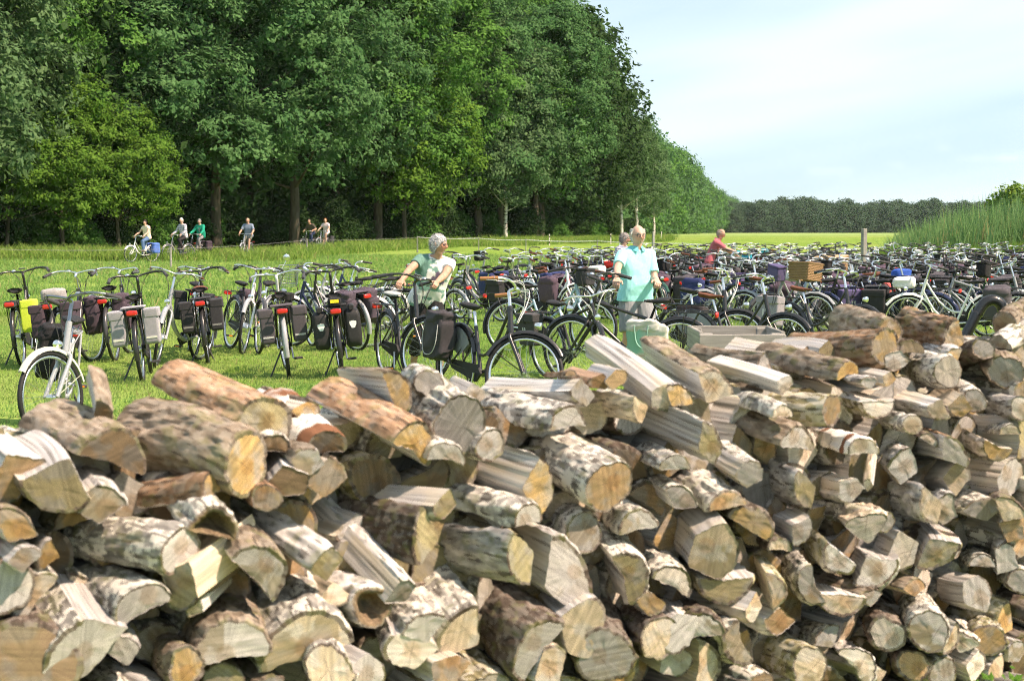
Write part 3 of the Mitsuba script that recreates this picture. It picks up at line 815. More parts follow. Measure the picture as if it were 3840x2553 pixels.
HAND = [
    (5, 60, 570, (-140, 400), 118, 'P', 20, 'o', 'B'), (5, 270, 610, (120, 470), 150, 'Q', 250, 'g', 'B'), (5, 600, 470, (300, 330), 160, 'H', 70, 'b', 'B'), (5, 505, 275, (470, 100), 58, 'Q', 30, 'b', 'B', 0.17),
    (5, 1190, 500, (640, 345), 132, 'R', 0, 'y', 'B', 0.46), (5, 1265, 285, (850, 85), 150, 'H', 75, 'g', 'R', 0.42), (5, 1110, 600, (560, 668), 82, 'H', 100, 'y', 'R', 0.42),
    (5, 1620, 440, (1360, 235), 88, 'H', 95, 'b', 'K', 0.36), (5, 1600, 575, (1500, 520), 88, 'P', 10, 'b', 'B'), (5, 1405, 600, (1330, 500), 88, 'P', 30, 'b', 'B'),
    (5, 1310, 680, None, 62, 'R', 0, 'o', 'R'), (5, 1520, 255, (1290, 190), 56, 'P', 0, 'y', 'B'), (5, 1340, 430, (1180, 330), 70, 'H', 90, 'b', 'G'), (5, 1500, 500, (1380, 420), 70, 'P', 0, 's', 'B'), (6, 620, 470, (470, 400), 75, 'H', 80, 's', 'G'), (6, 850, 420, (640, 370), 70, 'R', 0, 's', 'G'), (6, 470, 405, (60, 190), 120, 'H', 60, 'y', 'R', 0.42), (6, 372, 160, (150, 140), 95, 'H', 20, 'y', 'B'),
    (6, 545, 120, (480, 95), 62, 'R', 0, 's', 'G', 0.2), (6, 690, 310, (520, 200), 118, 'R', 0, 's', 'G', 0.3), (6, 1225, 300, (840, 235), 85, 'H', 95, 'c', 'G', 0.5),
    (6, 1300, 160, (860, 150), 62, 'P', 0, 's', 'S', 0.5), (6, 775, 180, (680, 140), 55, 'P', 0, 's', 'G', 0.25), (6, 1560, 240, (1300, 200), 55, 'Q', 200, 'c', 'N', 0.32),
    (7, 155, 560, (-130, 440), 78, 'Q', 20, 'g', 'G', 0.4), (6, 1400, 610, (1100, 440), 112, 'R', 0, 'o', 'G', 0.4), (6, 1075, 620, (700, 490), 100, 'Q', 0, 'y', 'G', 0.42),
    (6, 960, 755, (500, 630), 72, 'H', 90, 'c', 'G', 0.45), (6, 580, 700, (120, 660), 62, 'P', 0, 'g', 'S', 0.45), (6, 490, 855, (110, 770), 100, 'Q', 170, 'g', 'D', 0.4),
    (6, 930, 965, (500, 900), 92, 'Q', 200, 'g', 'S', 0.42), (6, 1215, 1060, (960, 930), 150, 'Q', 20, 'c', 'S', 0.4), (6, 1270, 1290, (1150, 1150), 120, 'P', 80, 'c', 'S'),
    (6, 1055, 1390, (820, 1180), 132, 'H', 140, 'c', 'D', 0.4), (6, 705, 1345, (470, 1090), 132, 'Q', 140, 'c', 'G', 0.42), (6, 440, 1410, (350, 1220), 100, 'P', 0, 'w', 'G'),
    (6, 500, 1285, (400, 1140), 88, 'Q', 110, 'c', 'G'), (6, 1385, 1420, (1300, 1260), 118, 'R', 0, 'c', 'D'), (6, 1660, 1350, (1480, 1240), 92, 'R', 0, 'c', 'D'),
    (6, 1515, 1060, (1380, 900), 110, 'H', 20, 'g', 'G'), (6, 270, 1210, (0, 1080), 88, 'R', 0, 'b', 'S', 0.42), (6, 385, 1120, (-90, 640), 66, 'P', 30, 's', 'S', 0.6),
    (5, 1610, 1000, (1130, 700), 78, 'P', 15, 'g', 'S', 0.5), (5, 1255, 1010, (1110, 850), 135, 'H', 40, 'c', 'B'), (5, 900, 1080, (1200, 850), 118, 'P', 60, 'c', 'D', 0.32),
    (5, 690, 1190, (430, 1050), 112, 'H', 110, 's', 'G'), (5, 185, 1175, (20, 1000), 112, 'H', 140, 'c', 'G'), (5, 400, 1390, (250, 1140), 155, 'P', 20, 's', 'G', 0.36),
    (5, 1135, 1410, (1090, 1220), 150, 'H', 95, 'c', 'B'), (5, 905, 1490, (800, 1380), 80, 'R', 0, 'y', 'B'), (5, 1500, 1390, (1370, 1190), 190, 'H', 105, 'c', 'G', 0.4),
    (5, 610, 1420, None, 66, 'P', 0, 's', 'S'), (5, 850, 930, (380, 850), 100, 'R', 0, 's', 'G', 0.4), (5, 1030, 790, (900, 640), 105, 'H', 75, 'b', 'G', 0.3),
    (5, 480, 710, (400, 600), 85, 'P', 0, 'c', 'S'), (5, 65, 800, (-60, 700), 92, 'Q', 60, 'y', 'B'), (5, 240, 950, (150, 900), 62, 'Q', 160, 'y', 'S'), (5, 95, 960, (0, 900), 64, 'P', 0, 's', 'S'),
    (5, 40, 1110, (-60, 1000), 105, 'R', 0, 's', 'D'), (5, 150, 1490, (110, 1360), 190, 'R', 0, 'b', 'D'), (5, 1600, 1510, (1560, 1400), 105, 'R', 0, 'c', 'G'), (5, 940, 1230, (1080, 1080), 44, 'P', 60, 'c', 'N', 0.25),
    (7, 925, 158, (560, 175), 78, 'R', 0, 'y', 'R', 0.46), (7, 950, 112, (750, 62), 60, 'R', 0, 'o', 'B', 0.4), (7, 1205, 130, (1000, 75), 72, 'Q', 160, 'y', 'R', 0.4),
    (7, 718, 262, (380, 195), 58, 'H', 100, 'y', 'B', 0.46), (3, 1960, 1540, (1330, 1080), 130, 'P', 30, 'c', 'N', 0.6), (3, 2380, 1440, (1850, 1130), 165, 'Q', 60, 'c', 'B', 0.55),
    (7, 490, 325, (200, 240), 40, 'P', 0, 's', 'S', 0.4), (7, 722, 430, (170, 370), 62, 'R', 0, 'o', 'M', 0.55), (7, 915, 425, (715, 370), 66, 'H', 270, 'w', 'M', 0.36),
    (7, 1145, 435, (960, 385), 58, 'Q', 250, 'c', 'S', 0.36), (7, 1240, 420, (1150, 370), 52, 'P', 0, 'y', 'S'), (7, 1172, 275, (1030, 250), 58, 'R', 0, 'w', 'G'),
    (7, 930, 302, (730, 272), 28, 'P', 0, 'y', 'N', 0.4), (7, 840, 312, (770, 300), 34, 'Q', 100, 's', 'S', 0.25), (7, 1320, 178, (1230, 230), 44, 'R', 0, 's', 'D', 0.3),
    (7, 1435, 280, (1350, 190), 66, 'R', 0, 'c', 'B'), (7, 1370, 170, (1530, 70), 48, 'H', 90, 's', 'G', 0.42), (7, 1400, 85, (1520, 20), 52, 'R', 0, 'b', 'B', 0.4),
    (7, 605, 585, (240, 440), 82, 'H', 80, 's', 'B', 0.45), (7, 335, 690, (210, 610), 62, 'P', 40, 'c', 'G'), (7, 255, 820, (90, 720), 78, 'H', 100, 'o', 'G'),
    (7, 360, 905, (260, 840), 92, 'H', 60, 'y', 'D'), (7, 590, 770, (440, 700), 66, 'Q', 200, 'g', 'S'), (7, 770, 762, (660, 730), 52, 'P', 0, 's', 'S'),
    (7, 850, 720, (872, 560), 26, 'P', 80, 'w', 'N', 0.3), (7, 825, 900, (760, 850), 82, 'Q', 100, 'w', 'N'), (7, 800, 590, (640, 540), 60, 'H', 90, 'w', 'K', 0.36),
    (7, 1010, 685, (930, 640), 76, 'P', 85, 'c', 'S'), (7, 1195, 600, (1050, 570), 72, 'Q', 40, 's', 'R'), (7, 1402, 607, (1260, 550), 58, 'H', 250, 'y', 'S'),
    (7, 1228, 715, (1100, 710), 62, 'P', 85, 'c', 'N'), (7, 1100, 832, (900, 800), 66, 'Q', 200, 'c', 'S', 0.4), (7, 1165, 845, (1100, 800), 66, 'P', 40, 'w', 'S'),
    (7, 1345, 850, (1230, 815), 78, 'Q', 100, 'c', 'G'), (7, 1432, 842, (1380, 800), 62, 'Q', 60, 'c', 'D'), (7, 1450, 930, (1400, 900), 58, 'P', 60, 'o', 'S'), (7, 895, 895, None, 42, 'R', 0, 's', 'G'),
    (7, 1012, 1030, (910, 950), 78, 'P', 20, 'w', 'M'), (7, 1130, 1030, (1070, 960), 84, 'Q', 300, 'g', 'M'), (7, 725, 1060, (600, 980), 70, 'H', 230, 'c', 'M'),
    (7, 880, 1110, (800, 1050), 80, 'Q', 300, 's', 'S'), (7, 728, 1228, (660, 1150), 88, 'H', 265, 'c', 'D'), (7, 610, 1165, (520, 1080), 76, 'H', 200, 's', 'G'),
    (7, 450, 1185, (380, 1100), 68, 'H', 10, 'o', 'M'), (7, 250, 1180, (170, 1100), 98, 'H', 270, 'g', 'M'), (7, 195, 1015, (90, 910), 108, 'P', 70, 'c', 'S'),
    (7, 360, 1260, None, 52, 'P', 85, 'c', 'N'), (7, 1290, 1195, (1150, 1160), 74, 'P', 80, 'c', 'S'), (7, 1085, 1330, (1040, 1240), 76, 'R', 0, 'c', 'G'),
    (7, 930, 1378, (890, 1300), 74, 'R', 0, 'w', 'D'), (7, 1160, 1380, None, 62, 'H', 330, 'c', 'B'), (7, 1240, 1400, (1220, 1330), 62, 'Q', 80, 'w', 'G'), (7, 1355, 1392, (1310, 1330), 62, 'R', 0, 'y', 'M'),
    (7, 1485, 1150, (1420, 1110), 55, 'R', 0, 'c', 'G'), (7, 300, 1410, (170, 1340), 88, 'H', 200, 'c', 'G'), (7, 610, 1510, (370, 1400), 78, 'R', 0, 'c', 'M', 0.45),
    (7, 690, 1385, (550, 1340), 58, 'Q', 120, 's', 'G'), (7, 800, 1495, (740, 1440), 82, 'H', 40, 'w', 'S'), (7, 1040, 1500, (980, 1440), 62, 'R', 0, 'o', 'D'), (7, 895, 1535, None, 44, 'P', 0, 'w', 'S'),
    (7, 1170, 1540, None, 62, 'R', 0, 's', 'G'), (7, 1305, 1510, None, 58, 'P', 70, 'w', 'G'), (7, 1400, 1510, None, 60, 'Q', 120, 'c', 'S'), (7, 1475, 1450, None, 58, 'P', 0, 's', 'S'),
    (7, 130, 1345, (70, 1280), 82, 'H', 100, 'c', 'D'), (7, 35, 1350, (-40, 1270), 88, 'P', 20, 'c', 'S'), (7, 70, 1500, None, 82, 'P', 0, 's', 'S'), (7, 35, 1150, (-60, 1060), 82, 'H', 60, 'w', 'G'),
    (7, 870, 1215, None, 48, 'Q', 90, 'c', 'B'), (7, 1215, 1010, None, 46, 'R', 0, 's', 'D'), (7, 1330, 1075, (1280, 1030), 50, 'H', 90, 's', 'G'), (7, 1430, 1060, (1380, 1000), 66, 'P', 50, 's', 'S'),
    (7, 560, 935, (450, 880), 60, 'Q', 330, 'c', 'B'), (7, 480, 1010, (420, 950), 46, 'H', 90, 'c', 'D'), (7, 960, 1150, None, 55, 'H', 120, 'c', 'D'), (7, 1065, 1180, None, 48, 'Q', 90, 'o', 'B'),
    (7, 500, 1320, None, 70, 'P', 0, 'o', 'S'), (6, 1560, 800, (1380, 700), 80, 'H', 100, 's', 'G', 0.4), (6, 1330, 850, (1150, 790), 75, 'R', 0, 's', 'G', 0.36), (6, 1620, 1190, (1500, 1120), 60, 'P', 0, 'y', 'S'),
    (6, 640, 1520, None, 80, 'P', 0, 'o', 'B'), (6, 1120, 1490, None, 85, 'P', 30, 'c', 'N'), (6, 220, 1520, None, 90, 'P', 0, 's', 'G'), (6, 90, 1160, (-60, 1080), 66, 'P', 0, 'c', 'S'),
    (7, 470, 440, (300, 390), 40, 'H', 90, 'w', 'G', 0.3), (7, 1020, 490, (880, 460), 42, 'R', 0, 's', 'G', 0.36), (7, 1440, 520, (1330, 500), 44, 'H', 90, 'c', 'G'), (7, 1110, 560, (1040, 530), 40, 'H', 60, 's', 'D'),
    (7, 30, 660, (-90, 600), 62, 'H', 90, 's', 'G'), (7, 60, 800, (-40, 730), 66, 'Q', 60, 's', 'G'), (7, 1480, 420, (1300, 390), 46, 'R', 0, 'w', 'S', 0.4), (7, 1290, 390, (1180, 340), 46, 'R', 0, 's', 'G'),
    (3, 1330, 1400, (1060, 1340), 75, 'P', 0, 'o', 'R', 0.34), (3, 1060, 1330, (860, 1340), 45, 'H', 90, 'b', 'R', 0.25), (3, 1450, 1360, (1250, 1300), 80, 'P', 40, 'o', 'N', 0.3),
    (7, 50, 370, (-60, 330), 60, 'Q', 60, 'y', 'S', 0.36), (7, 1190, 200, (1080, 170), 44, 'Q', 120, 'y', 'S', 0.3), (7, 1050, 180, (930, 160), 46, 'H', 90, 'o', 'D', 0.32), (7, 980, 230, (900, 210), 46, 'P', 0, 's', 'S', 0.3),
]
for h_ in HAND:
    hand_log(*h_[:9], **({'L': h_[9]} if len(h_) > 9 else {}), hollow=(h_[:3] in ((6, 270, 1210), (5, 1030, 790))))

# logs between and behind those of the front, packed by courses
taken = [(((p[:2] - L0) @ U2), p[2]) for _, p, *_ in LOGS]
g_ = np.random.default_rng(5)
fill = []
for z in np.arange(0.02, 1.30, 0.125):
    for s in np.arange(-1.0, 5.8, 0.15):
        s_, z_ = s + g_.uniform(-.03, .03) + (0.075 if int(z / 0.125) % 2 else 0), z + g_.uniform(-.02, .02)
        top = np.interp(s_, [-1, 0, 1.2, 2.2, 2.8, 5], [1.06, 1.12, 1.13, 1.16, 1.24, 1.28]) - 0.08
        if z_ > top: continue
        near = min(math.hypot(s_ - a, z_ - b) for a, b in taken)
        fill.append((s_, z_, near))
BULK = {'bark': [], 'split_face': [], 'cut_end': [], 'far_end': []}
for i, (s_, z_, near) in enumerate(fill):
    P0 = np.array([*(L0 + U2 * s_ - N2 * setback(z_)), z_])
    q_ = (P0 - [0, 0, CAM_H]) / P0[1]
    hid = False
    for a_, b_, r_ in SPANS:
        ab = b_ - a_; t_ = np.clip(((q_[[0, 2]] - a_) @ ab) / max(ab @ ab, 1e-9), 0, 1)
        hid |= np.linalg.norm(q_[[0, 2]] - a_ - ab * t_) < r_ * 0.95 + 0.006
    back = 0.08 if not hid else 0.24
    if hid or near < 0.135 or not -0.31 < q_[0] < 0.31: near = 0
    P0 = np.array([*(L0 + U2 * s_ - N2 * (setback(z_) + back)), z_])
    ax = norm(np.array([N2[0] + g_.normal(0, 0.12), N2[1], g_.normal(0, 0.05)]))
    make_log(P0, P0 - ax * 0.36, g_.uniform(0.062, 0.085), ['R', 'H', 'Q', 'P'][i % 4], g_.uniform(0, 360), EK[g_.integers(0, 7)], ['G', 'B', 'D', 'G', 'M'][g_.integers(0, 5)], 900 + i, rings=7, bulk=near <= 0.11)
for z in np.arange(0.06, 1.12, 0.15):
    for s in np.arange(-1.0, 5.4, 0.17):
        top = np.interp(s, [-1, 0, 1.2, 2.2, 2.8, 5], [1.06, 1.10, 1.12, 1.14, 1.20, 1.24]) - 0.12
        if z > top: continue
        P0 = np.array([*(L0 + U2 * s - N2 * (setback(z) + 0.40)), z + g_.uniform(-.02, .02)])
        ax = norm(np.array([N2[0] + g_.normal(0, 0.1), N2[1], 0]))
        make_log(P0, P0 - ax * 0.36, g_.uniform(0.08, 0.095), 'R', 0, 's', 'G', int(3000 + z * 1000 + s * 37), rings=5, bulk=True)
for nm, ms in BULK.items():
    if ms:
        put(nm, cat(*[(v, f) for v, f, _ in ms]), {'bark': 'log_bark', 'split_face': 'split_wood'}.get(nm, 'end_grain'), 'stacked_firewood', uv=np.vstack([u for _, _, u in ms]))
labels['stacked_firewood'] = {'label': 'further logs stacked deeper in the pile behind the front logs', 'category': 'firewood', 'kind': 'stuff'}


def log_labels():
    """Each log is told by its look, its height in the pile and its turn from the left."""
    kinds = {'R': 'round log', 'H': 'half round log', 'Q': 'wedge split log', 'P': 'split billet'}
    groups = {}
    for k, p, kind, end, side in LOGS:
        d = p - np.array([0, 0, CAM_H])
        v = -(d[2]) / d[1]
        top = np.interp(d[0] / d[1], [-.3, 0, .3], [0.115, 0.095, 0.055])
        band = 'top' if v < top + 0.035 else 'upper' if v < top + 0.085 else 'middle' if v < top + 0.145 else 'lower'
        groups.setdefault((side, kind, end, band), []).append((d[0] / d[1], k))
    for (side, kind, end, band), ks in groups.items():
        for i, (x, k) in enumerate(sorted(ks)):
            t = f'{SIDES[side][1]} {kinds[kind]} with {ENDS[end][1]} end, {band} courses'
            if len(ks) > 1:
                t += f', {ORD[i]} such from left'
            labels[k] = {'label': t, 'category': 'firewood log', 'group': 'firewood logs of the pile'}


log_labels()

# ------------------------------------------------------------------ bicycles
BLACK, CHAR, GREYC, SILV, WHITE = (0.018, 0.018, 0.02), (0.05, 0.05, 0.055), (0.22, 0.22, 0.24), (0.30, 0.32, 0.35), (0.78, 0.79, 0.8)
ALU, STEEL, NAVY, RED, BROWN, TAN = (0.80, 0.81, 0.83), (0.55, 0.56, 0.58), (0.02, 0.03, 0.09), (0.55, 0.02, 0.015), (0.13, 0.05, 0.028), (0.33, 0.16, 0.07)
LIME, PURPLE, PLUM, TEAL, MINT, BLUE = (0.50, 0.62, 0.06), (0.10, 0.085, 0.19), (0.06, 0.045, 0.06), (0.03, 0.3, 0.38), (0.42, 0.68, 0.58), (0.04, 0.10, 0.42)
LBLUE, DGREEN, ORANGE = (0.30, 0.42, 0.52), (0.02, 0.08, 0.05), (0.65, 0.12, 0.02)


def rot_about(o, axis, deg):
    a = norm(axis); t = math.radians(deg); c, s = math.cos(t), math.sin(t)
    K = np.array([[0, -a[2], a[1]], [a[2], 0, -a[0]], [-a[1], a[0], 0]])
    Rm = np.eye(3) + s * K + (1 - c) * K @ K
    M = np.eye(4); M[:3, :3] = Rm; M[:3, 3] = np.asarray(o) - Rm @ np.asarray(o)
    return M


def pouch(c, size, e=0.38, wr=0.0, k=20, m=14, seed=0):
    """A soft box: a superquadric, with creases."""
    th = np.linspace(-PI / 2, PI / 2, m + 1); ph = np.linspace(0, 2 * PI, k, endpoint=False)
    TH, PH = np.meshgrid(th, ph, indexing='ij')
    f = lambda w: np.sign(w) * np.abs(w) ** e
    v = np.stack([f(np.cos(TH)) * f(np.cos(PH)), f(np.cos(TH)) * f(np.sin(PH)), f(np.sin(TH))], -1).reshape(-1, 3)
    v = v * np.asarray(size, float) / 2
    if wr:
        d = v / (np.linalg.norm(v, axis=1, keepdims=True) + 1e-9)
        q = v * np.array([16, 16, 24]) + seed * 3.7
        v = v + d * ((meshkit.fbm(q, 3, seed) - 0.5) * wr)[:, None]
    i, j = np.meshgrid(np.arange(m), np.arange(k), indexing='ij')
    q = np.stack([i * k + j, i * k + (j + 1) % k, (i + 1) * k + (j + 1) % k, (i + 1) * k + j], -1).reshape(-1, 4)
    return v + np.asarray(c, float), np.vstack([q[:, [0, 1, 2]], q[:, [0, 2, 3]]])


def arc_band(c, rad, a0, a1, w, t, k=18):
    """A curved mudguard: an arc in the xz plane, w wide, bent over the tyre."""
    a = np.radians(np.linspace(a0, a1, k))
    prof = [(-w, -0.02), (-w * 0.8, 0.002), (-w * 0.35, 0.011), (w * 0.35, 0.011), (w * 0.8, 0.002), (w, -0.02)]
    v = np.array([[[c[0] + (rad + h) * math.cos(x), c[1] + y, c[2] + (rad + h) * math.sin(x)] for y, h in prof] for x in a])
    n = len(prof)
    v = v.reshape(-1, 3)
    i, j = np.meshgrid(np.arange(k - 1), np.arange(n - 1), indexing='ij')
    q = np.stack([i * n + j, i * n + j + 1, (i + 1) * n + j + 1, (i + 1) * n + j], -1).reshape(-1, 4)
    return v, np.vstack([q[:, [0, 1, 2]], q[:, [0, 2, 3]]])


WB, WR = 1.12, 0.345


def wheel(c, lod, motor=False, rimcol=ALU, tyre=BLACK, seed=0):
    g = np.random.default_rng(seed)
    K, m = (40, 8) if lod == 0 else (22, 5)
    out = [('tyre', torus(c, WR - 0.018, 0.019, K, m), 'matte', tyre)]
    rim = torus(c, WR - 0.043, 0.0125, K, 6, 1.0)
    out.append(('rim', rim, 'metal', rimcol))
    ns = 28 if lod == 0 else 12
    sp_ = []
    off = g.uniform(0, 6)
    hr = 0.05 if motor else 0.022
    for i in range(ns):
        a = off + 2 * PI * i / ns; s = 1 if i % 2 else -1
        h = a + (0.9 if (i // 2) % 2 else -0.9) * (0.8 if not motor else 0.5)
        p0 = [c[0] + hr * math.cos(h), c[1] + 0.028 * s, c[2] + hr * math.sin(h)]
        p1 = [c[0] + (WR - 0.05) * math.cos(a), c[1], c[2] + (WR - 0.05) * math.sin(a)]
        sp_.append(tube([p0, p1], 0.0013 if lod == 0 else 0.0019, 3, False))
    out.append(('spokes', cat(*sp_), 'metal', STEEL))
    hub = lathe([(0, -0.05), (hr * 0.5, -0.05), (hr * 0.6, -0.034), (hr * 1.1, -0.03), (hr * 1.1, 0.03), (hr * 0.6, 0.034), (hr * 0.5, 0.05), (0, 0.05)] if not motor else
                [(0, -0.055), (0.012, -0.055), (0.02, -0.045), (0.052, -0.04), (0.062, -0.03), (0.062, 0.03), (0.052, 0.04), (0.02, 0.045), (0.012, 0.055), (0, 0.055)], c, (0, 1, 0), 12 if lod == 0 else 8)
    out.append(('hub', hub, 'metal', ALU))
    return out


def bicycle(frame=BLACK, style='step', fork=None, guard=None, bar=ALU, grip=CHAR, saddle=BLACK, stemcol=None, tail=True, battery=False, motor=False, rack=BLACK, steer=0, lod=0,
            chain=BLACK, rimcol=ALU, display=False, mirror=False, skirt=False, lamp='fender', barw=0.30, high=1.08, cables=None, seed=0, susp=False, baskf=None, seatcover=None, crank=40, tyre=BLACK):
    """Parts of a city bicycle as (name path, mesh, material, colour); x forward, y left, rear wheel touching the ground at the origin."""
    P = []
    ks = 10 if lod == 0 else 5
    fork = frame if fork is None else fork
    guard = frame if guard is None else guard
    stemcol = bar if stemcol is None else stemcol
    rh, fh, bb = np.array([0, 0, WR]), np.array([WB, 0, WR]), np.array([0.46, 0, 0.29])
    st, hb, ht = np.array([0.295, 0, 0.70]), np.array([0.925, 0, 0.69]), np.array([0.865, 0, 0.90])
    hx = norm(ht - hb)
    tb = lambda pts, r: tube(curve(pts, 10 if lod == 0 else 5), r, ks)
    fr = [tube([hb - hx * 0.01, ht], 0.024, ks), tube([bb, st], 0.018, ks)]
    if style == 'step':
        fr.append(tb([hb + hx * 0.05, [0.76, 0, 0.47], [0.60, 0, 0.34], bb], 0.026 if battery or motor else 0.02))
        if not motor:
            fr.append(tb([ht - hx * 0.03, [0.70, 0, 0.60], [0.52, 0, 0.46], [0.40, 0, 0.45]], 0.014))
    elif style == 'loop':
        fr.append(tb([hb + hx * 0.06, [0.80, 0, 0.56], [0.66, 0, 0.40], [0.52, 0, 0.33], bb], 0.026))
    else:
        fr += [tube([hb + hx * 0.03, bb], 0.020, ks), tube([ht - hx * 0.04, st + [0.01, 0, -0.02]], 0.017, ks)]
    for s in (1, -1):
        fr += [tube([bb + [0, s * 0.03, 0], rh + [0, s * 0.06, 0]], 0.010, ks), tube([st + [0, s * 0.015, -0.06], rh + [0, s * 0.06, 0]], 0.008, ks)]
    fr.append(tube([bb + [0, -0.045, 0], bb + [0, 0.045, 0]], 0.026, ks))
    P.append(('frame', cat(*fr), 'gloss_paint', frame))
    for q in wheel(rh, lod, False, rimcol, tyre, seed):
        P.append(('rear_wheel__' + q[0], *q[1:]))
    # seat
    sp0 = st + norm(st - bb) * 0.14
    P.append(('seat_post', tube([st, sp0], 0.0135, ks), 'metal', bar))
    x0, z0 = sp0[0] - 0.02, sp0[2] + 0.03
    ln = np.linspace(-0.14, 0.14, 14 if lod == 0 else 8)
    wd = np.interp(ln, [-0.14, -0.11, -0.04, 0.04, 0.14], [0.05, 0.095, 0.085, 0.035, 0.02])
    zz = np.interp(ln, [-0.14, -0.06, 0.02, 0.14], [0.03, 0.022, 0.01, 0.012])
    kk = 12 if lod == 0 else 8
    a = np.arange(kk) * 2 * PI / kk
    sv = np.stack([np.repeat(x0 + ln, kk), (wd[:, None] * np.cos(a)).ravel(), (z0 + zz[:, None] + np.where(np.sin(a) > 0, 0.022, 0.035) * np.sin(a) * np.minimum(1, wd / 0.05)[:, None]).ravel()], -1)
    i, j = np.meshgrid(np.arange(len(ln) - 1), np.arange(kk), indexing='ij')
    q = np.stack([i * kk + j, i * kk + (j + 1) % kk, (i + 1) * kk + (j + 1) % kk, (i + 1) * kk + j], -1).reshape(-1, 4)
    cap = np.array([[0, w + 1, w] for w in range(1, kk - 1)])
    sf = np.vstack([q[:, [0, 2, 1]], q[:, [0, 3, 2]], cap, (len(ln) - 1) * kk + cap[:, ::-1]])
    P.append(('saddle', (sv, sf), 'matte', saddle))
    if seatcover:
        P.append(('saddle_cover', (np.stack([(sv[:, 0] - x0) * 1.06 + x0, sv[:, 1] * 1.08, sv[:, 2] * 1.0 + 0.008], -1) + (meshkit.noise(sv * 60)[:, None] - 0.5) * 0.008, sf), 'cloth', seatcover))
    if lod == 0:
        P.append(('saddle_spring', cat(*[tube([[x0 - 0.09, s * 0.05, z0 - 0.03], [x0 - 0.06, s * 0.04, z0 - 0.06], [x0 + 0.02, s * 0.02, z0 - 0.04]], 0.006, 5) for s in (1, -1)]), 'metal', STEEL))
    # mudguards
    P.append(('mudguard', arc_band(rh, WR + 0.022, 20, 195, 0.028, 0.002, 18 if lod == 0 else 9), 'gloss_paint', guard))
    # rack
    rz_ = 0.765
    bars = [tube([[0.16, s * 0.06, rz_], [-0.30, s * 0.065, rz_], [-0.345, s * 0.045, rz_]], 0.006, ks) for s in (1, -1)]
    bars += [tube([[x, -0.062, rz_], [x, 0.062, rz_]], 0.005, ks) for x in (0.14, -0.05, -0.2, -0.34)]
    bars += [tube([[-0.19, s * 0.062, rz_], [-0.07, s * 0.075, 0.52], [0.0, s * 0.068, WR]], 0.006, ks) for s in (1, -1)]
    bars += [tube([[-0.05, s * 0.062, rz_], [0.0, s * 0.07, WR]], 0.005, ks) for s in (1, -1)] + [tube([[0.16, s * 0.06, rz_], [0.29, s * 0.015, 0.66]], 0.005, ks) for s in (1, -1)]
    P.append(('luggage_rack', cat(*bars), 'gloss_paint', rack))
    if battery:
        P.append(('battery', box((-0.08, 0, 0.722), (0.44, 0.105, 0.062), 0.015), 'matte', CHAR))
    if tail:
        P.append(('tail_light', pouch((-0.365, 0, 0.735), (0.03, 0.115, 0.052), 0.5, 0, 12, 8), 'gloss_paint', (0.5, 0.02, 0.012)))
    # chain case, crank, pedals
    if chain is not None:
        cc = np.array([[0.545, -0.052, 0.29], [0.46, -0.052, 0.365], [0.0, -0.052, 0.385], [-0.045, -0.052, 0.345], [0, -0.052, 0.305], [0.46, -0.052, 0.21]])
        n = len(cc); back = cc + [0, 0.022, 0]
        fz = [[0, k, k + 1] for k in range(1, n - 1)]
        v = np.vstack([cc, back]); f = fz + [[n + a_, n + c_, n + b_] for a_, b_, c_ in fz]
        sd_v = np.vstack([[cc[k], cc[(k + 1) % n], back[(k + 1) % n], back[k]] for k in range(n)]); sd_f = [[4 * k + w for w in t] for k in range(n) for t in ((0, 2, 1), (0, 3, 2))]
        P.append(('chain_case', cat((v, np.array(f)), (sd_v, np.array(sd_f))), 'matte', chain))
    ca = math.radians(crank)
    d = np.array([math.cos(ca), 0, math.sin(ca)])
    for s in (1, -1):
        e = bb + [0, s * 0.075, 0] + d * 0.17 * s
        P.append(('crank', tube([bb + [0, s * 0.07, 0], e], [0.011, 0.009], ks), 'metal', STEEL))
        pc = e + [0, s * 0.055, 0]
        P.append(('pedal', cat(box(pc + [0.03, 0, 0], (0.018, 0.09, 0.022), 0.003), box(pc - [0.03, 0, 0], (0.018, 0.09, 0.022), 0.003), tube([e, pc + [0, s * 0.045, 0]], 0.006, 5)), 'matte', CHAR))
        if lod == 0:
            P.append(('pedal_reflector', box(pc + [0.0405, 0, 0], (0.003, 0.05, 0.012)), 'gloss_paint', (0.8, 0.25, 0.01)))
    P.append(('kickstand', cat(tube([[0.08, 0.05, 0.30], [0.0, 0.20, 0.015], [-0.01, 0.235, 0.006]], 0.009, ks)), 'matte', CHAR))
    if skirt:
        a_ = np.radians(np.linspace(35, 130, 12))
        v = np.array([[0.34 * math.cos(w) * s + 0, y, WR + 0.34 * math.sin(w) * s] for y in (0.045,) for w in a_ for s in (1.0, 0.35)])
        f = np.array([[2 * k, 2 * k + 1, 2 * k + 3] for k in range(11)] + [[2 * k, 2 * k + 3, 2 * k + 2] for k in range(11)])
        P.append(('dress_guard', cat((v, f), (v * [1, -1, 1], f[:, ::-1])), 'gloss_paint', (0.22, 0.23, 0.25)))
    # what turns with the handlebar
    F = []
    cr = hb - hx * 0.03
    fk = [tube([cr, cr - hx * 0.0 + [0, 0, 0]] if 0 else [cr + hx * 0.02, cr - hx * 0.02], 0.022, ks)]
    for s in (1, -1):
        fk.append(tube(curve([cr + [0, s * 0.02, 0], cr + [0.005, s * 0.052, -0.035], [1.035, s * 0.056, 0.48], fh + [0, s * 0.058, 0]], 10 if lod == 0 else 4), np.linspace(0.017 if susp else 0.014, 0.009, len(curve([0, 1, 2, 3], 10 if lod == 0 else 4)) if 0 else 1)[0], ks))
    F.append(('fork', cat(*fk), 'gloss_paint', fork))
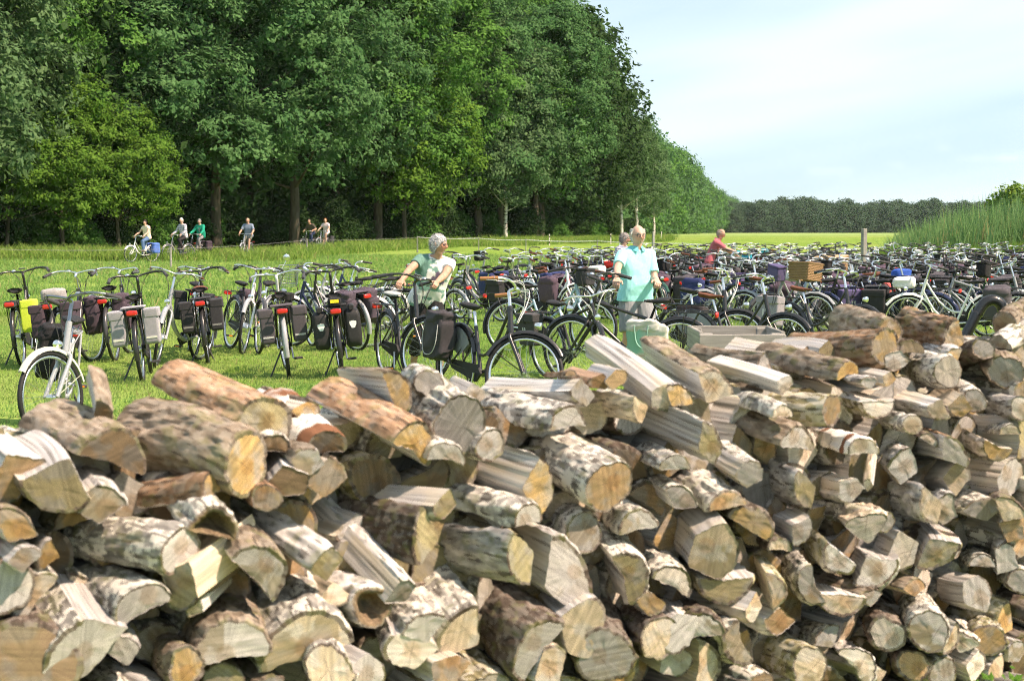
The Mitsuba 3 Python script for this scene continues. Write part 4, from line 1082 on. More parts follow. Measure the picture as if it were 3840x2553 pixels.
    for q in wheel(fh, lod, motor, rimcol, tyre, seed + 1):
        F.append(('front_wheel__' + q[0], *q[1:]))
    F.append(('front_mudguard', cat(arc_band(fh, WR + 0.022, 35, 165, 0.028, 0.002, 14 if lod == 0 else 7), *[tube([[WB + 0.35 * math.cos(2.7), s * 0.026, WR + 0.35 * math.sin(2.7)], fh + [0, s * 0.05, 0]], 0.003, 4) for s in (1, -1)]), 'gloss_paint', guard))
    top = ht + hx * (high - 0.93)
    stem = [tube(curve([ht - hx * 0.01, ht + hx * (high - 0.99), top, top + [0.035, 0, 0.03]], 9), 0.0155, ks)]
    F.append(('stem', cat(*stem), 'metal' if stemcol in (ALU, SILV) else 'gloss_paint', stemcol))
    cb = top + [0.04, 0, 0.03]
    g2 = cb + [-0.20, 0, -0.02]
    for s in (1, -1):
        pts = curve([cb, cb + [0.02, s * 0.07, 0.015], cb + [-0.01, s * (barw - 0.10), 0.03], cb + [-0.09, s * (barw - 0.01), 0.012], g2 + [0, s * barw, 0]], 16 if lod == 0 else 5)
        F.append(('handlebar' if s > 0 else 'handlebar', tube(pts, 0.0115, ks), 'metal' if bar in (ALU, SILV) else 'gloss_paint', bar))
        ga, gb = cb + [-0.085, s * (barw - 0.012), 0.012], g2 + [-0.035, s * (barw + 0.006), -0.006]
        F.append(('grip', tube(np.linspace(ga, gb, 5), np.array([0.016, 0.018, 0.0165, 0.018, 0.0175]), ks), 'matte', grip))
        lv = curve([cb + [-0.015, s * (barw - 0.09), 0.022], cb + [-0.03, s * (barw - 0.03), -0.005], cb + [-0.12, s * (barw + 0.02), -0.02], cb + [-0.17, s * (barw + 0.035), -0.03]], 9)
        F.append(('brake_lever', tube(lv, 0.0065, 5, flat=0.6), 'metal' if bar in (ALU, SILV) else 'matte', bar if bar in (ALU, SILV) else CHAR))
    if lod == 0:
        cl = cables or CHAR
        cbs = [tube(curve([cb + [-0.02, s * (barw - 0.10), 0.02], cb + [0.10, s * 0.14, 0.02 + 0.02 * q], cb + [0.13, s * 0.04, -0.10 - 0.03 * q], hb + [0.04, s * 0.02, 0.08]], 12), 0.003, 4) for s in (1, -1) for q in (0, 1)]
        F.append(('cables', cat(*cbs), 'matte', cl))
        F.append(('bell', lathe([(0, 0.02), (0.014, 0.018), (0.024, 0.008), (0.026, 0)], cb + [-0.005, 0.10, 0.025], (0, 0, 1), 10), 'metal', ALU))
    if display:
        F.append(('display', cat(box(cb + [-0.01, 0, 0.045], (0.05, 0.075, 0.014), 0.004)), 'matte', CHAR))
        F.append(('screen', box(cb + [-0.012, 0, 0.0535], (0.036, 0.058, 0.002)), 'gloss_paint', (0.28, 0.36, 0.34)))
    if mirror:
        F.append(('mirror', cat(tube([cb + [-0.1, 0.28, 0.02], cb + [-0.1, 0.33, 0.14]], 0.005, 5), lathe([(0, 0.01), (0.04, 0.006), (0.045, 0), (0.04, -0.008), (0, -0.012)], cb + [-0.1, 0.33, 0.18], (-1, 0, 0.15), 16)), 'metal', (0.9, 0.9, 0.92)))
    lp = hb + [0.075, 0, 0.045] if lamp != 'fender' else np.array([WB + 0.03, 0, WR + 0.43])
    F.append(('headlight', lathe([(0, -0.035), (0.02, -0.03), (0.032, 0.0), (0.034, 0.022), (0.03, 0.03), (0, 0.032)], lp, (1, 0, 0), 12 if lod == 0 else 7), 'metal', (0.85, 0.86, 0.88)))
    if baskf:
        F.append(('front_basket', wire_basket(cb + [0.22, 0, -0.10], lod), 'metal' if baskf == 'wire' else 'matte', STEEL if baskf == 'wire' else CHAR))
    M = rot_about(hb, hx, steer)
    P += [(n, move(m_, M), b, c) for n, m_, b, c in F]
    anchors = {'grip_l': (M @ [*(g2 + [0, barw, 0]), 1])[:3], 'grip_r': (M @ [*(g2 + [0, -barw, 0]), 1])[:3], 'saddle': np.array([x0, 0, z0 + 0.05]), 'bar': (M @ [*cb, 1])[:3], 'pedal_l': bb + [0, .13, 0] + d * .17, 'pedal_r': bb + [0, -.13, 0] - d * .17,
               'midbar_r': (M @ [*(cb + [-0.03, -0.17, 0.03]), 1])[:3], 'midbar_l': (M @ [*(cb + [-0.03, 0.17, 0.03]), 1])[:3]}
    return P, anchors


def wire_basket(c, lod=0):
    """A tapering wire basket: rims, uprights and a floor grid."""
    w, l, h = 0.17, 0.13, 0.24
    ms = []
    for t in np.linspace(0, 1, 7 if lod == 0 else 4):
        s = 0.8 + 0.2 * t
        ring = np.array([[-l * s, -w * s], [l * s, -w * s], [l * s, w * s], [-l * s, w * s], [-l * s, -w * s]])
        ms.append(tube([[c[0] + a, c[1] + b, c[2] - h / 2 + h * t] for a, b in ring], 0.005 if t in (0, 1) else 0.0025, 4))
    n = 9 if lod == 0 else 5
    for k in np.linspace(-1, 1, n):
        for s in (1, -1):
            ms.append(tube([[c[0] + l * 0.8 * k, c[1] + s * w * 0.8, c[2] - h / 2], [c[0] + l * k, c[1] + s * w, c[2] + h / 2]], 0.0022, 3))
            ms.append(tube([[c[0] + s * l * 0.8, c[1] + w * 0.8 * k, c[2] - h / 2], [c[0] + s * l, c[1] + w * k, c[2] + h / 2]], 0.0022, 3))
        ms.append(tube([[c[0] + l * 0.8 * k, c[1] - w * 0.8, c[2] - h / 2], [c[0] + l * 0.8 * k, c[1] + w * 0.8, c[2] - h / 2]], 0.0022, 3))
    return cat(*ms)


# ------------------------------------------------------------------ bags: own things, hung on the bicycles
def pannier(kind, col, seed=0, lod=0, side=0, flap=None, strip=None):
    """A pair (or one side) of panniers in the bicycle's own axes."""
    out = []
    flap = col if flap is None else flap
    k, m = (26, 18) if lod == 0 else (12, 8)
    for s in ((1, -1) if side == 0 else (side,)):
        y = s * 0.165
        if kind == 'box':
            out.append(('bag', pouch((-0.10, y, 0.575), (0.33, 0.15, 0.36), 0.22, 0.012, k, m, seed), 'cloth', col))
            out.append(('flap', pouch((-0.10, y + s * 0.012, 0.715), (0.345, 0.165, 0.10), 0.25, 0.012, k, m, seed + 1), 'cloth', flap))
            if lod == 0:
                if strip is not None:
                    out.append(('reflector', cat(*[box((-0.10 + dx, y + s * 0.0765, 0.53), (0.022, 0.004, 0.15)) for dx in (-0.05, -0.01)], box((-0.268, y, 0.47), (0.004, 0.11, 0.02))), 'gloss_paint', strip))
                out.append(('buckle', box((-0.10, y + s * 0.088, 0.675), (0.03, 0.012, 0.05), 0.004), 'matte', BLACK))
        elif kind == 'slouch':
            out.append(('bag', pouch((-0.08, y, 0.56), (0.38, 0.19, 0.40), 0.52, 0.10, k, m, seed), 'cloth', col))
            out.append(('flap', pouch((-0.08, y, 0.735), (0.36, 0.20, 0.15), 0.6, 0.09, k, m, seed + 2), 'cloth', flap))
            if lod == 0 and strip is not None:
                out.append(('piping', tube(curve([[0.06, y + s * 0.097, 0.68], [0.06, y + s * 0.104, 0.52], [-0.02, y + s * 0.10, 0.42], [-0.16, y + s * 0.10, 0.42], [-0.22, y + s * 0.097, 0.55], [-0.2, y + s * 0.095, 0.68]], 24), 0.004, 5), 'gloss_paint', strip))
        elif kind == 'roll':
            out.append(('bag', pouch((-0.10, y, 0.54), (0.31, 0.17, 0.40), 0.4, 0.02, k, m, seed), 'matte', col))
            out.append(('rolled_top', tube([[-0.26, y, 0.755], [-0.1, y, 0.76], [0.06, y, 0.755]], [0.026, 0.034, 0.026], 10 if lod == 0 else 6), 'matte', col))
            if lod == 0:
                hx6 = [(0.0, 0.038), (0.034, 0.032), (0.036, 0.004), (0.016, -0.038), (-0.016, -0.038), (-0.036, 0.004), (-0.034, 0.032)]
                v = np.array([[-0.10 + a, y + s * 0.0895, 0.56 + b] for a, b in hx6]); f = np.array([[0, q, q + 1] for q in range(1, 6)])
                vr = np.array([[-0.2585, y + a, 0.58 + b] for a, b in hx6])
                out.append(('reflector', cat((v, f), (vr, f)), 'gloss_paint', (0.75, 0.77, 0.78)))
    if side == 0:
        out.append(('bridge', box((-0.10, 0, 0.785), (0.30, 0.24, 0.018), 0.006), 'cloth', flap))
    return out


def mint_bag():
    b = pouch((0.30, 0.17, 0.48), (0.42, 0.14, 0.40), 0.42, 0.08, 34, 26, 3)
    x, z = b[0][:, 0], b[0][:, 2]
    w = (x - 0.30) * 1.1 + (z - 0.48) * 0.5
    chk = (np.floor(x / 0.02) + np.floor(z / 0.02)) % 2
    col = np.where((w > 0.04)[:, None], (0.24, 0.45, 0.38), np.where((w > -0.03)[:, None], np.where((chk > 0)[:, None], (0.52, 0.30, 0.32), (0.55, 0.5, 0.48)), (0.52, 0.52, 0.49)))
    f = pouch((0.34, 0.20, 0.645), (0.34, 0.10, 0.13), 0.7, 0.09, 26, 18, 4)
    return [('bag', b, 'cloth', col), ('flap', f, 'cloth', (0.50, 0.49, 0.47)), ('carry_strap', tube(curve([[0.42, 0.245, 0.66], [0.40, 0.262, 0.50], [0.34, 0.262, 0.44], [0.30, 0.255, 0.52], [0.28, 0.245, 0.66]], 20), 0.012, 6, flat=0.4), 'cloth', (0.30, 0.50, 0.43))]


def seat_bag(col, seed=0):
    return [('bag', pouch((-0.08, 0, 0.85), (0.32, 0.24, 0.15), 0.5, 0.05, 18, 12, seed), 'cloth', col)]


def bar_bag(col, lod=0):
    c = (1.0, 0, 0.98)
    return [('bag', pouch(c, (0.17, 0.25, 0.20), 0.3, 0.01, 20 if lod == 0 else 10, 12 if lod == 0 else 7), 'cloth', col), ('lid', pouch((1.0, 0, 1.085), (0.18, 0.26, 0.04), 0.3, 0.0, 16, 8), 'cloth', tuple(0.75 * x for x in col))]


def wicker(c, size, col, lod=0):
    """Woven basket: rows of rods that bulge in and out between the stakes, with a rim and a lid."""
    sx, sy, sz = np.asarray(size) / 2
    ms, st = [], []
    rows, n = (11, 48) if lod == 0 else (6, 20)
    per = [(-1, -1), (1, -1), (1, 1), (-1, 1), (-1, -1)]
    base = np.array([[a * sx, b * sy] for a, b in per])
    t = np.linspace(0, 4, n + 1)
    bx, by = np.interp(t, range(5), base[:, 0]), np.interp(t, range(5), base[:, 1])
    for r_ in range(rows):
        z = -sz + (r_ + 0.5) * 2 * sz / rows
        w = 1 + 0.03 * np.cos(np.arange(n + 1) * PI + r_ * PI) + 0.05 * z / sz
        ms.append(tube(np.stack([c[0] + bx * w, c[1] + by * w, np.full(n + 1, c[2] + z)], -1), sz / rows * 1.05, 5))
    rim = tube(np.stack([c[0] + bx * 1.07, c[1] + by * 1.07, np.full(n + 1, c[2] + sz)], -1), 0.014, 6)
    return [('weave', cat(*ms), 'matte', col), ('rim', rim, 'matte', tuple(0.8 * x for x in col))]


ANCH = {}


def place_parts(name, parts, M, label, category, group=None, tint=None):
    k = thing(name, label, category, group)
    for n, m_, b, c in parts:
        bits = n.split('__')
        par = k if len(bits) == 1 else k + '__' + bits[0]
        if len(bits) == 2: USED.add(par)
        kk = put(bits[-1], m_, b, par, color=c, M=M)
        if n.endswith('spokes') or n == 'cables': labels[kk] = {'kind': 'stuff'}
    return k


def bike_at(z, x, y, heading, lean=-6, wheel_='rear', shift=0.0, depth=None, scale=1.06):
    """Matrix of a bicycle whose rear (or front) tyre meets the ground at a point of the photograph."""
    p = gnd(*src(z, x, y)) if depth is None else at(*src(z, x, y), depth)
    d = np.array([math.cos(math.radians(heading)), math.sin(math.radians(heading))])
    q = p[:2] - d * (WB * 1.06 if wheel_ == 'front' else 0)
    M = mat((q[0], q[1], float(gz(q[0], q[1])) - 0.008), heading) @ mat(rx=lean) @ mat(s=scale)
    return M


def hero(tag, label, where, opts, bags=(), category='bicycle', group='bicycles parked on the meadow'):
    M = bike_at(*where[:4], **(where[4] if len(where) > 4 else {}))
    parts, an = bicycle(**opts)
    k = place_parts('bicycle', parts, M, label, category, group)
    ANCH[tag] = {n: (M @ [*v, 1])[:3] for n, v in an.items()}
    ANCH[tag]['M'] = M
    for nm, bl, bparts in bags:
        steered = nm in ('handlebar_bag',)
        Mb = M @ rot_about([0.925, 0, 0.69], [-0.06, 0, 0.21], opts.get('steer', 0)) if steered else M
        place_parts(nm, bparts, Mb, bl, 'bag' if 'basket' not in nm else 'basket', 'bags hung on bicycles' if 'basket' not in nm else 'baskets on bicycles')
    return k


EB = dict(battery=True, display=True, bar=BLACK, stemcol=BLACK, frame=BLACK)
hero('b1', 'black electric bicycle at far left with a lime pannier on its rack', (1, 155, 960, 97), dict(EB, steer=8, seed=1), [('pannier', 'lime yellow pannier on the leftmost bicycle', pannier('box', LIME, 1, side=-1))])
hero('b2', 'silver barred bicycle half hidden behind the silver bicycle at left', (1, 450, 985, 88), dict(frame=CHAR, bar=ALU, steer=-12, seed=2, grip=CHAR),
     [('pannier', 'brown double pannier behind the silver bicycle at left', pannier('box', PLUM, 2)), ('seat_bag', 'grey fleece bundle lying on the brown panniers at left', seat_bag((0.28, 0.27, 0.27), 5))])
hero('b3', 'silver bicycle at far left facing the camera with its front wheel turned', (1, 375, 1480, -78, dict(wheel_='front', lean=-7)),
     dict(frame=SILV, fork=SILV, guard=(0.5, 0.52, 0.45), bar=SILV, rack=SILV, steer=-40, motor=False, susp=True, chain=GREYC, grip=CHAR, cables=CHAR, lamp='head', seed=3),
     [('pannier', 'large black pannier with a white stripe on the silver bicycle', pannier('slouch', BLACK, 4, side=-1, strip=WHITE))])
hero('b4', 'dark bicycle with plum panniers, between the silver bicycle and grey panniers', (1, 800, 925, 92), dict(frame=CHAR, bar=ALU, steer=-20, seed=4), [('pannier', 'dark plum double pannier left of the grey panniers', pannier('slouch', PLUM, 6))])
hero('b5', 'black electric bicycle seen from behind with grey panniers', (1, 990, 1068, 98), dict(EB, steer=6, seed=5), [('pannier', 'light grey double pannier with pale reflective stripes', pannier('box', (0.25, 0.25, 0.28), 7, strip=(0.55, 0.56, 0.5)))])
hero('b6', 'silver bicycle with brown grips facing the camera right of the grey panniers', (1, 1075, 972, -106, dict(wheel_='front')), dict(frame=SILV, fork=SILV, guard=SILV, bar=ALU, grip=BROWN, saddle=BROWN, steer=22, seed=6, motor=True))
hero('b7', 'black electric bicycle seen from behind with black box panniers', (1, 1440, 945, 99), dict(EB, steer=4, seed=7), [('pannier', 'black box double pannier with thin grey stripes, fourth rear bag from left', pannier('box', (0.035, 0.035, 0.04), 8, strip=(0.2, 0.2, 0.2)))])
hero('b8', 'silver bicycle facing the camera behind the black box panniers', (1, 1345, 905, -76, dict(wheel_='front')), dict(frame=SILV, fork=SILV, bar=ALU, grip=BROWN, steer=-14, seed=8, display=True), [('pannier', 'black pannier with square print right of the black box panniers', pannier('box', (0.03, 0.03, 0.034), 9))])
hero('b9', 'white bicycle with a silver fork and orange bell facing the camera', (2, 20, 1150, -97, dict(wheel_='front')), dict(frame=WHITE, fork=WHITE, guard=SILV, bar=ALU, steer=6, motor=True, seed=9, lamp='head'), [('pannier', 'black pannier behind the white bicycle with the orange bell', pannier('box', BLACK, 10, side=1))])
hero('b10', 'silver electric bicycle seen from behind with charcoal panniers and silver bars', (2, 445, 1362, 99), dict(EB, bar=ALU, stemcol=STEEL, guard=SILV, steer=5, seed=10), [('pannier', 'charcoal double pannier edged with pale piping', pannier('box', (0.07, 0.065, 0.075), 11, strip=(0.4, 0.4, 0.4)))])
hero('b11', 'black bicycle with a round mirror leaning behind the charcoal panniers', (2, 165, 1150, -62, dict(wheel_='front', lean=-8)), dict(frame=CHAR, bar=BLACK, mirror=True, steer=-10, seed=11), [('pannier', 'plum grey pannier on the bicycle with the round mirror', pannier('slouch', PLUM, 12, side=1))])
hero('b12', 'black electric bicycle seen from behind with rolled waterproof panniers', (2, 930, 1368, 97), dict(EB, steer=3, seed=12, high=1.12),
     [('pannier', 'black waterproof roll top panniers with white badges', pannier('roll', (0.022, 0.022, 0.024), 13)), ('tool_bag', 'small black and yellow bag on the rack between the roll top panniers', [('bag', pouch((-0.16, 0, 0.82), (0.24, 0.14, 0.10), 0.4, 0.02), 'cloth', BLACK), ('label', box((-0.283, 0, 0.835), (0.004, 0.09, 0.035)), 'gloss_paint', (0.75, 0.62, 0.02))])])
hero('b13', 'black bicycle with padded saddle and silver rear wheel right of the roll top panniers', (2, 1060, 1120, 128), dict(frame=CHAR, bar=BLACK, guard=SILV, steer=-16, seed=13), [('pannier', 'plum double pannier behind the roll top panniers', pannier('slouch', (0.075, 0.06, 0.08), 14))])
hero('b14', 'blue bicycle with a wire front basket behind the standing woman', (2, 1180, 1090, 172), dict(frame=NAVY, bar=ALU, baskf='wire', guard=WHITE, steer=10, seed=14))
hero('b15', 'black bicycle held by the woman with white hair', (2, 1640, 1412, -67, dict(wheel_='front', lean=-2)), dict(frame=BLACK, fork=BLACK, bar=BLACK, stemcol=BLACK, motor=True, steer=30, seed=15, susp=True, high=1.06, seatcover=(0.32, 0.34, 0.33), display=True, crank=100))
hero('b16', 'black and white barred bicycle with brown grips in front of the tall grey pannier', (3, 560, 1668, -60, dict(wheel_='front')), dict(frame=BLACK, fork=BLACK, bar=ALU, grip=TAN, stemcol=ALU, cables=WHITE, steer=48, seed=16, susp=True, skirt=True, high=1.06, crank=80),
     [('pannier', 'big wrinkled black pannier with pale piping right of the woman', pannier('slouch', (0.045, 0.042, 0.048), 17, side=-1, strip=(0.5, 0.5, 0.5)))])
hero('b17', 'black bicycle with white handlebar under the hand of the man in aqua', (3, 1460, 1445, -56, dict(wheel_='front', lean=3, scale=0.97)), dict(frame=BLACK, fork=BLACK, bar=ALU, grip=BROWN, stemcol=ALU, cables=WHITE, steer=-30, seed=17, susp=True, high=0.98, style='diamond'),
     [('pannier', 'tall grey black pannier with two pale stripes left of the man in aqua', pannier('box', (0.055, 0.055, 0.058), 18, side=-1, strip=(0.42, 0.44, 0.43)))])
hero('b17b', 'bicycle with black front bag behind the man with the aqua shirt', (3, 1260, 1150, -20, dict(wheel_='front')), dict(frame=LBLUE, bar=BLACK, steer=-10, seed=37, guard=BLACK), [('handlebar_bag', 'black front bag with a buckle left of the man in aqua', bar_bag((0.04, 0.04, 0.045)))])
hero('b18', 'black bicycle beside the man in aqua with a mint shopping bag', (3, 2060, 1440, 165, dict(wheel_='rear')), dict(frame=BLACK, bar=BLACK, steer=-18, seed=18, high=1.12, stemcol=BLACK, style='diamond'),
     [('shopping_pannier', 'mint and white shopping pannier right of the man in aqua', mint_bag())])
hero('b19', 'black bicycle with brown saddle right of the mint shopping pannier', (3, 2130, 1330, -35, dict(wheel_='rear')), dict(frame=BLACK, saddle=BROWN, bar=ALU, steer=0, seed=19, chain=BLACK, skirt=True), [('pannier', 'dark grey pannier behind the brown saddle', pannier('box', (0.05, 0.045, 0.05), 20, side=1))])
hero('b20', 'black bicycle with white handlebar and looping white cables left of the grey satchel', (4, 420, 1215, -60, dict(wheel_='front')), dict(frame=BLACK, bar=ALU, cables=WHITE, grip=BROWN, steer=45, seed=20, stemcol=ALU, high=1.06))
hero('b21', 'black bicycle with brown leather saddle and grey satchel beside the crate', (4, 760, 1140, -48, dict(wheel_='rear')), dict(frame=BLACK, saddle=BROWN, bar=ALU, steer=0, seed=21), [('pannier', 'light grey satchel pannier above the wooden crate', pannier('box', (0.28, 0.27, 0.30), 22, side=-1, strip=(0.5, 0.5, 0.5)))])
hero('b22', 'silver bicycle with a purple front bag', (4, 640, 1010, 196, dict(wheel_='front')), dict(frame=SILV, bar=ALU, grip=CHAR, guard=CHAR, steer=14, seed=22, rimcol=STEEL), [('handlebar_bag', 'purple front bag with a green button', bar_bag(PURPLE)), ('pannier', 'purple and black double pannier with silver side', pannier('box', PURPLE, 23, strip=(0.6, 0.6, 0.62)))])
hero('b23', 'bicycle carrying a big wicker basket on its rack', (4, 1060, 830, 150, dict(wheel_='rear')), dict(frame=CHAR, bar=ALU, saddle=BROWN, grip=BROWN, steer=10, seed=23), [('wicker_basket', 'large lidded wicker basket right of the purple front bag', wicker((-0.1, 0, 0.93), (0.52, 0.36, 0.28), (0.27, 0.17, 0.085)) + [('lid', box((-0.1, 0, 1.085), (0.55, 0.40, 0.03), 0.01), 'matte', (0.36, 0.26, 0.15))])])
hero('b24', 'white bicycle with white rack and red tail light above the logs', (4, 1440, 930, 168, dict(wheel_='rear')), dict(frame=WHITE, guard=WHITE, rack=WHITE, bar=ALU, steer=0, seed=24, saddle=BROWN), [('carrier_bag', 'pink red carrier bag on the white bicycle', [('bag', pouch((0.06, 0.15, 0.62), (0.3, 0.1, 0.3), 0.4, 0.06, 20, 14, 8), 'cloth', (0.75, 0.16, 0.16))])])
hero('b25', 'black bicycle with blue cloth on its black bags at right', (4, 1590, 905, 25, dict(wheel_='rear')), dict(frame=BLACK, bar=BLACK, steer=0, seed=25), [('pannier', 'black double pannier under the blue cloth at right', pannier('slouch', (0.05, 0.05, 0.07), 26)), ('blue_cloth', 'bright blue cloth bundled on black panniers at right', seat_bag(BLUE, 27))])
hero('b26', 'black bicycle with front bag standing alone left of the second row', (3, 140, 720, 128, dict(wheel_='rear', lean=-5)), dict(frame=BLACK, bar=BLACK, style='loop', steer=6, seed=26), [('handlebar_bag', 'small black front bag on the lone bicycle of the second row', bar_bag(BLACK))])

# ------------------------------------------------------------------ the crowded rows at the right
PROTO = [
    ('black city bicycle', dict(frame=BLACK, bar=ALU, stemcol=ALU, guard=BLACK)), ('silver city bicycle', dict(frame=SILV, bar=ALU, guard=SILV, motor=True)), ('dark blue bicycle', dict(frame=NAVY, bar=ALU, guard=NAVY)),
    ('white bicycle', dict(frame=WHITE, bar=ALU, guard=WHITE)), ('black electric bicycle', dict(frame=BLACK, bar=BLACK, stemcol=BLACK, battery=True, display=True)), ('grey brown-saddled bicycle', dict(frame=GREYC, bar=ALU, saddle=BROWN, grip=BROWN, guard=SILV)),
    ('pale blue bicycle', dict(frame=LBLUE, bar=ALU, guard=SILV)), ('red bicycle', dict(frame=RED, bar=ALU, guard=SILV, style='diamond')), ('silver diamond frame bicycle', dict(frame=SILV, bar=BLACK, guard=CHAR, style='diamond')), ('dark green bicycle', dict(frame=DGREEN, bar=ALU, guard=DGREEN, style='loop')),
]
VAR = []
for i, (nm, o) in enumerate(PROTO):
    for v in range(2):
        parts, an = bicycle(lod=1, steer=(-24, 15)[v] if i % 2 else (20, -12)[v], seed=60 + 2 * i + v, tail=v == 0, high=1.08 + 0.03 * v, **o)
        gname = f'bike_{i}_{v}'
        grp = {'type': 'shapegroup'}
        used = {}
        for n, m_, b, c in parts:
            n = n.replace('handlebar', 'handlebar')
            used[n] = used.get(n, 0) + 1
            kk = n if used[n] == 1 else f'{n}_{used[n] - 1:03d}'
            grp[kk] = mikit.ply(m_, b, smooth=True, color=np.broadcast_to(np.asarray(c, float), (len(m_[0]), 3)))
        scene[gname] = grp
        VAR.append((nm, gname))
BAGS = [('black panniers', pannier('box', (0.035, 0.035, 0.04), 1, 1)), ('charcoal panniers', pannier('slouch', (0.07, 0.065, 0.075), 2, 1)), ('plum panniers', pannier('slouch', (0.085, 0.06, 0.085), 3, 1)), ('grey panniers', pannier('box', (0.26, 0.26, 0.28), 4, 1)),
        ('purple panniers', pannier('box', PURPLE, 5, 1)), ('dark blue panniers', pannier('slouch', (0.03, 0.04, 0.12), 6, 1)), ('patterned panniers', pannier('box', (0.55, 0.53, 0.48), 7, 1)), ('teal bundle', seat_bag((0.04, 0.34, 0.45), 8)),
        ('green cloth bundle', seat_bag((0.02, 0.3, 0.14), 9)), ('white bundle', seat_bag((0.7, 0.7, 0.68), 10)), ('wicker basket', wicker((0.98, 0, 0.98), (0.3, 0.38, 0.24), (0.27, 0.175, 0.095), 0)), ('black front bag', bar_bag(BLACK, 1)), ('red bundle', seat_bag((0.6, 0.04, 0.03), 12))]
for i, (nm, parts) in enumerate(BAGS):
    grp = {'type': 'shapegroup'}
    used = {}
    for n, m_, b, c in parts:
        used[n] = used.get(n, 0) + 1
        grp[n if used[n] == 1 else f'{n}_{used[n] - 1:03d}'] = mikit.ply(m_, b, smooth=True, color=np.broadcast_to(np.asarray(c, float), (len(m_[0]), 3)))
    scene[f'bag_{i}'] = grp

fr = random.Random(4)
spots = []
# rows: distance at the left end, at the right end, first and last column of the 1024 picture, heading
for d0, d1, u0, u1, hd in [(25.5, 24.5, 745, 1070, 150), (27.5, 26.0, 700, 1060, -28), (30.5, 29.5, 500, 1060, 142), (33.0, 32.0, 490, 1060, 140), (36.5, 36, 535, 1060, -35), (39.5, 39, 520, 1050, 145), (43.5, 43, 545, 1050, -33),
                           (47, 46.5, 560, 1050, 146), (51, 50.5, 640, 1045, -32), (54.5, 54, 650, 1045, 148), (57.5, 57, 690, 1040, -32)]:
    xa, xb = (u0 - 512) / FPX * d0, (u1 - 512) / FPX * d1
    n = int((xb - xa) / (0.53 if d0 < 45 else 0.64))
    for i in range(n):
        t = (i + fr.uniform(-0.25, 0.25)) / n
        x, y = xa + (xb - xa) * t, d0 + (d1 - d0) * t + fr.uniform(-0.35, 0.35)
        if fr.random() < 0.07: continue
        spots.append((x, y, hd + fr.uniform(-16, 16) + (180 if fr.random() < 0.12 else 0), d0))
CLEAR = [(2425, 1000, 27, 0.5)]
names = {}
for x, y, hd, d0 in spots:
    i = fr.choice([0, 1, 1, 1, 2, 3, 3, 4, 5, 6, 6, 8, 8, 9, 7 if fr.random() < 0.5 else 0])
    nm, gname = VAR[2 * i + fr.randrange(2)]
    lean = -6 + fr.uniform(-2.5, 2.5)
    M = mat((x, y, float(gz(x, y))), hd) @ mat(rx=lean) @ mat(s=1.06)
    bi = None
    if fr.random() < 0.62:
        bi = fr.choice([0, 0, 1, 1, 2, 2, 3, 4, 5, 6, 11, 11, 10 if fr.random() < 0.3 else 0, 7 if fr.random() < 0.4 else 1, 8 if fr.random() < 0.35 else 2, 9 if fr.random() < 0.5 else 1, 12 if fr.random() < 0.35 else 0])
    depth_word = 'nearest' if d0 < 28 else 'second' if d0 < 35 else 'middle' if d0 < 45 else 'rear' if d0 < 53 else 'farthest'
    lab = f'{nm}{" with " + BAGS[bi][0] if bi is not None else ""} in the {depth_word} rows'
    k = thing('bicycle', lab, 'bicycle', 'bicycles in the crowded rows')
    scene[k] = {'type': 'instance', 'g': {'type': 'ref', 'id': gname}, 'to_world': T(M)}
    names.setdefault(lab, []).append((x / y, k))
    if bi is not None:
        s_ = 'basket' if bi == 10 else 'bundle' if bi in (7, 8, 9, 12) else 'pannier'
        kb = thing(s_, f'{BAGS[bi][0]} on a {nm} in the {depth_word} rows', 'basket' if bi == 10 else 'bag', 'bags in the crowded rows')
        names.setdefault(labels[kb]['label'], []).append((x / y, kb))
        scene[kb] = {'type': 'instance', 'g': {'type': 'ref', 'id': f'bag_{bi}'}, 'to_world': T(M)}
for lab, ks in names.items():
    if len(ks) > 1:
        for i, (_, k) in enumerate(sorted(ks)):
            if i < 20: labels[k]['label'] = f'{lab}, {ORD[i]} such from left'
for d_ in labels.values():   # keep labels short
    if len(d_.get('label', '').split()) > 16:
        d_['label'] = d_['label'].replace(' such from left', ' from left').replace(' in the ', ', ')
# a loose cluster left of the woman, beyond the first row
for x_, y_, h_, i in [(1180, 560, 200, 1), (1290, 530, 185, 3), (1390, 560, 210, 6), (1340, 500, 190, 2), (1480, 560, 160, 0), (1960, 560, 130, 5)]:
    p = gnd(*src(2, x_, y_ + 420))
    nm, gname = VAR[2 * i]
    k = thing('bicycle', f'{nm} in the loose cluster behind the woman with white hair', 'bicycle', 'bicycles behind the woman')
    scene[k] = {'type': 'instance', 'g': {'type': 'ref', 'id': gname}, 'to_world': T(mat((p[0], p[1] + 1.0, float(gz(*p[:2]))), h_) @ mat(rx=-6))}

# ------------------------------------------------------------------ people
import manifold3d as m3
import trimesh
SKIN, TANNED, PALE = (0.54, 0.345, 0.265), (0.47, 0.275, 0.195), (0.58, 0.37, 0.28)


def ball(p, r, n=14):
    return m3.Manifold.sphere(float(r), n).translate([float(x) for x in p])


def bone(*pr, n=14):
    return m3.Manifold.batch_hull([ball(p, r, n) for p, r in pr])


def union(ms):
    return m3.Manifold.batch_boolean(ms, m3.OpType.Add)


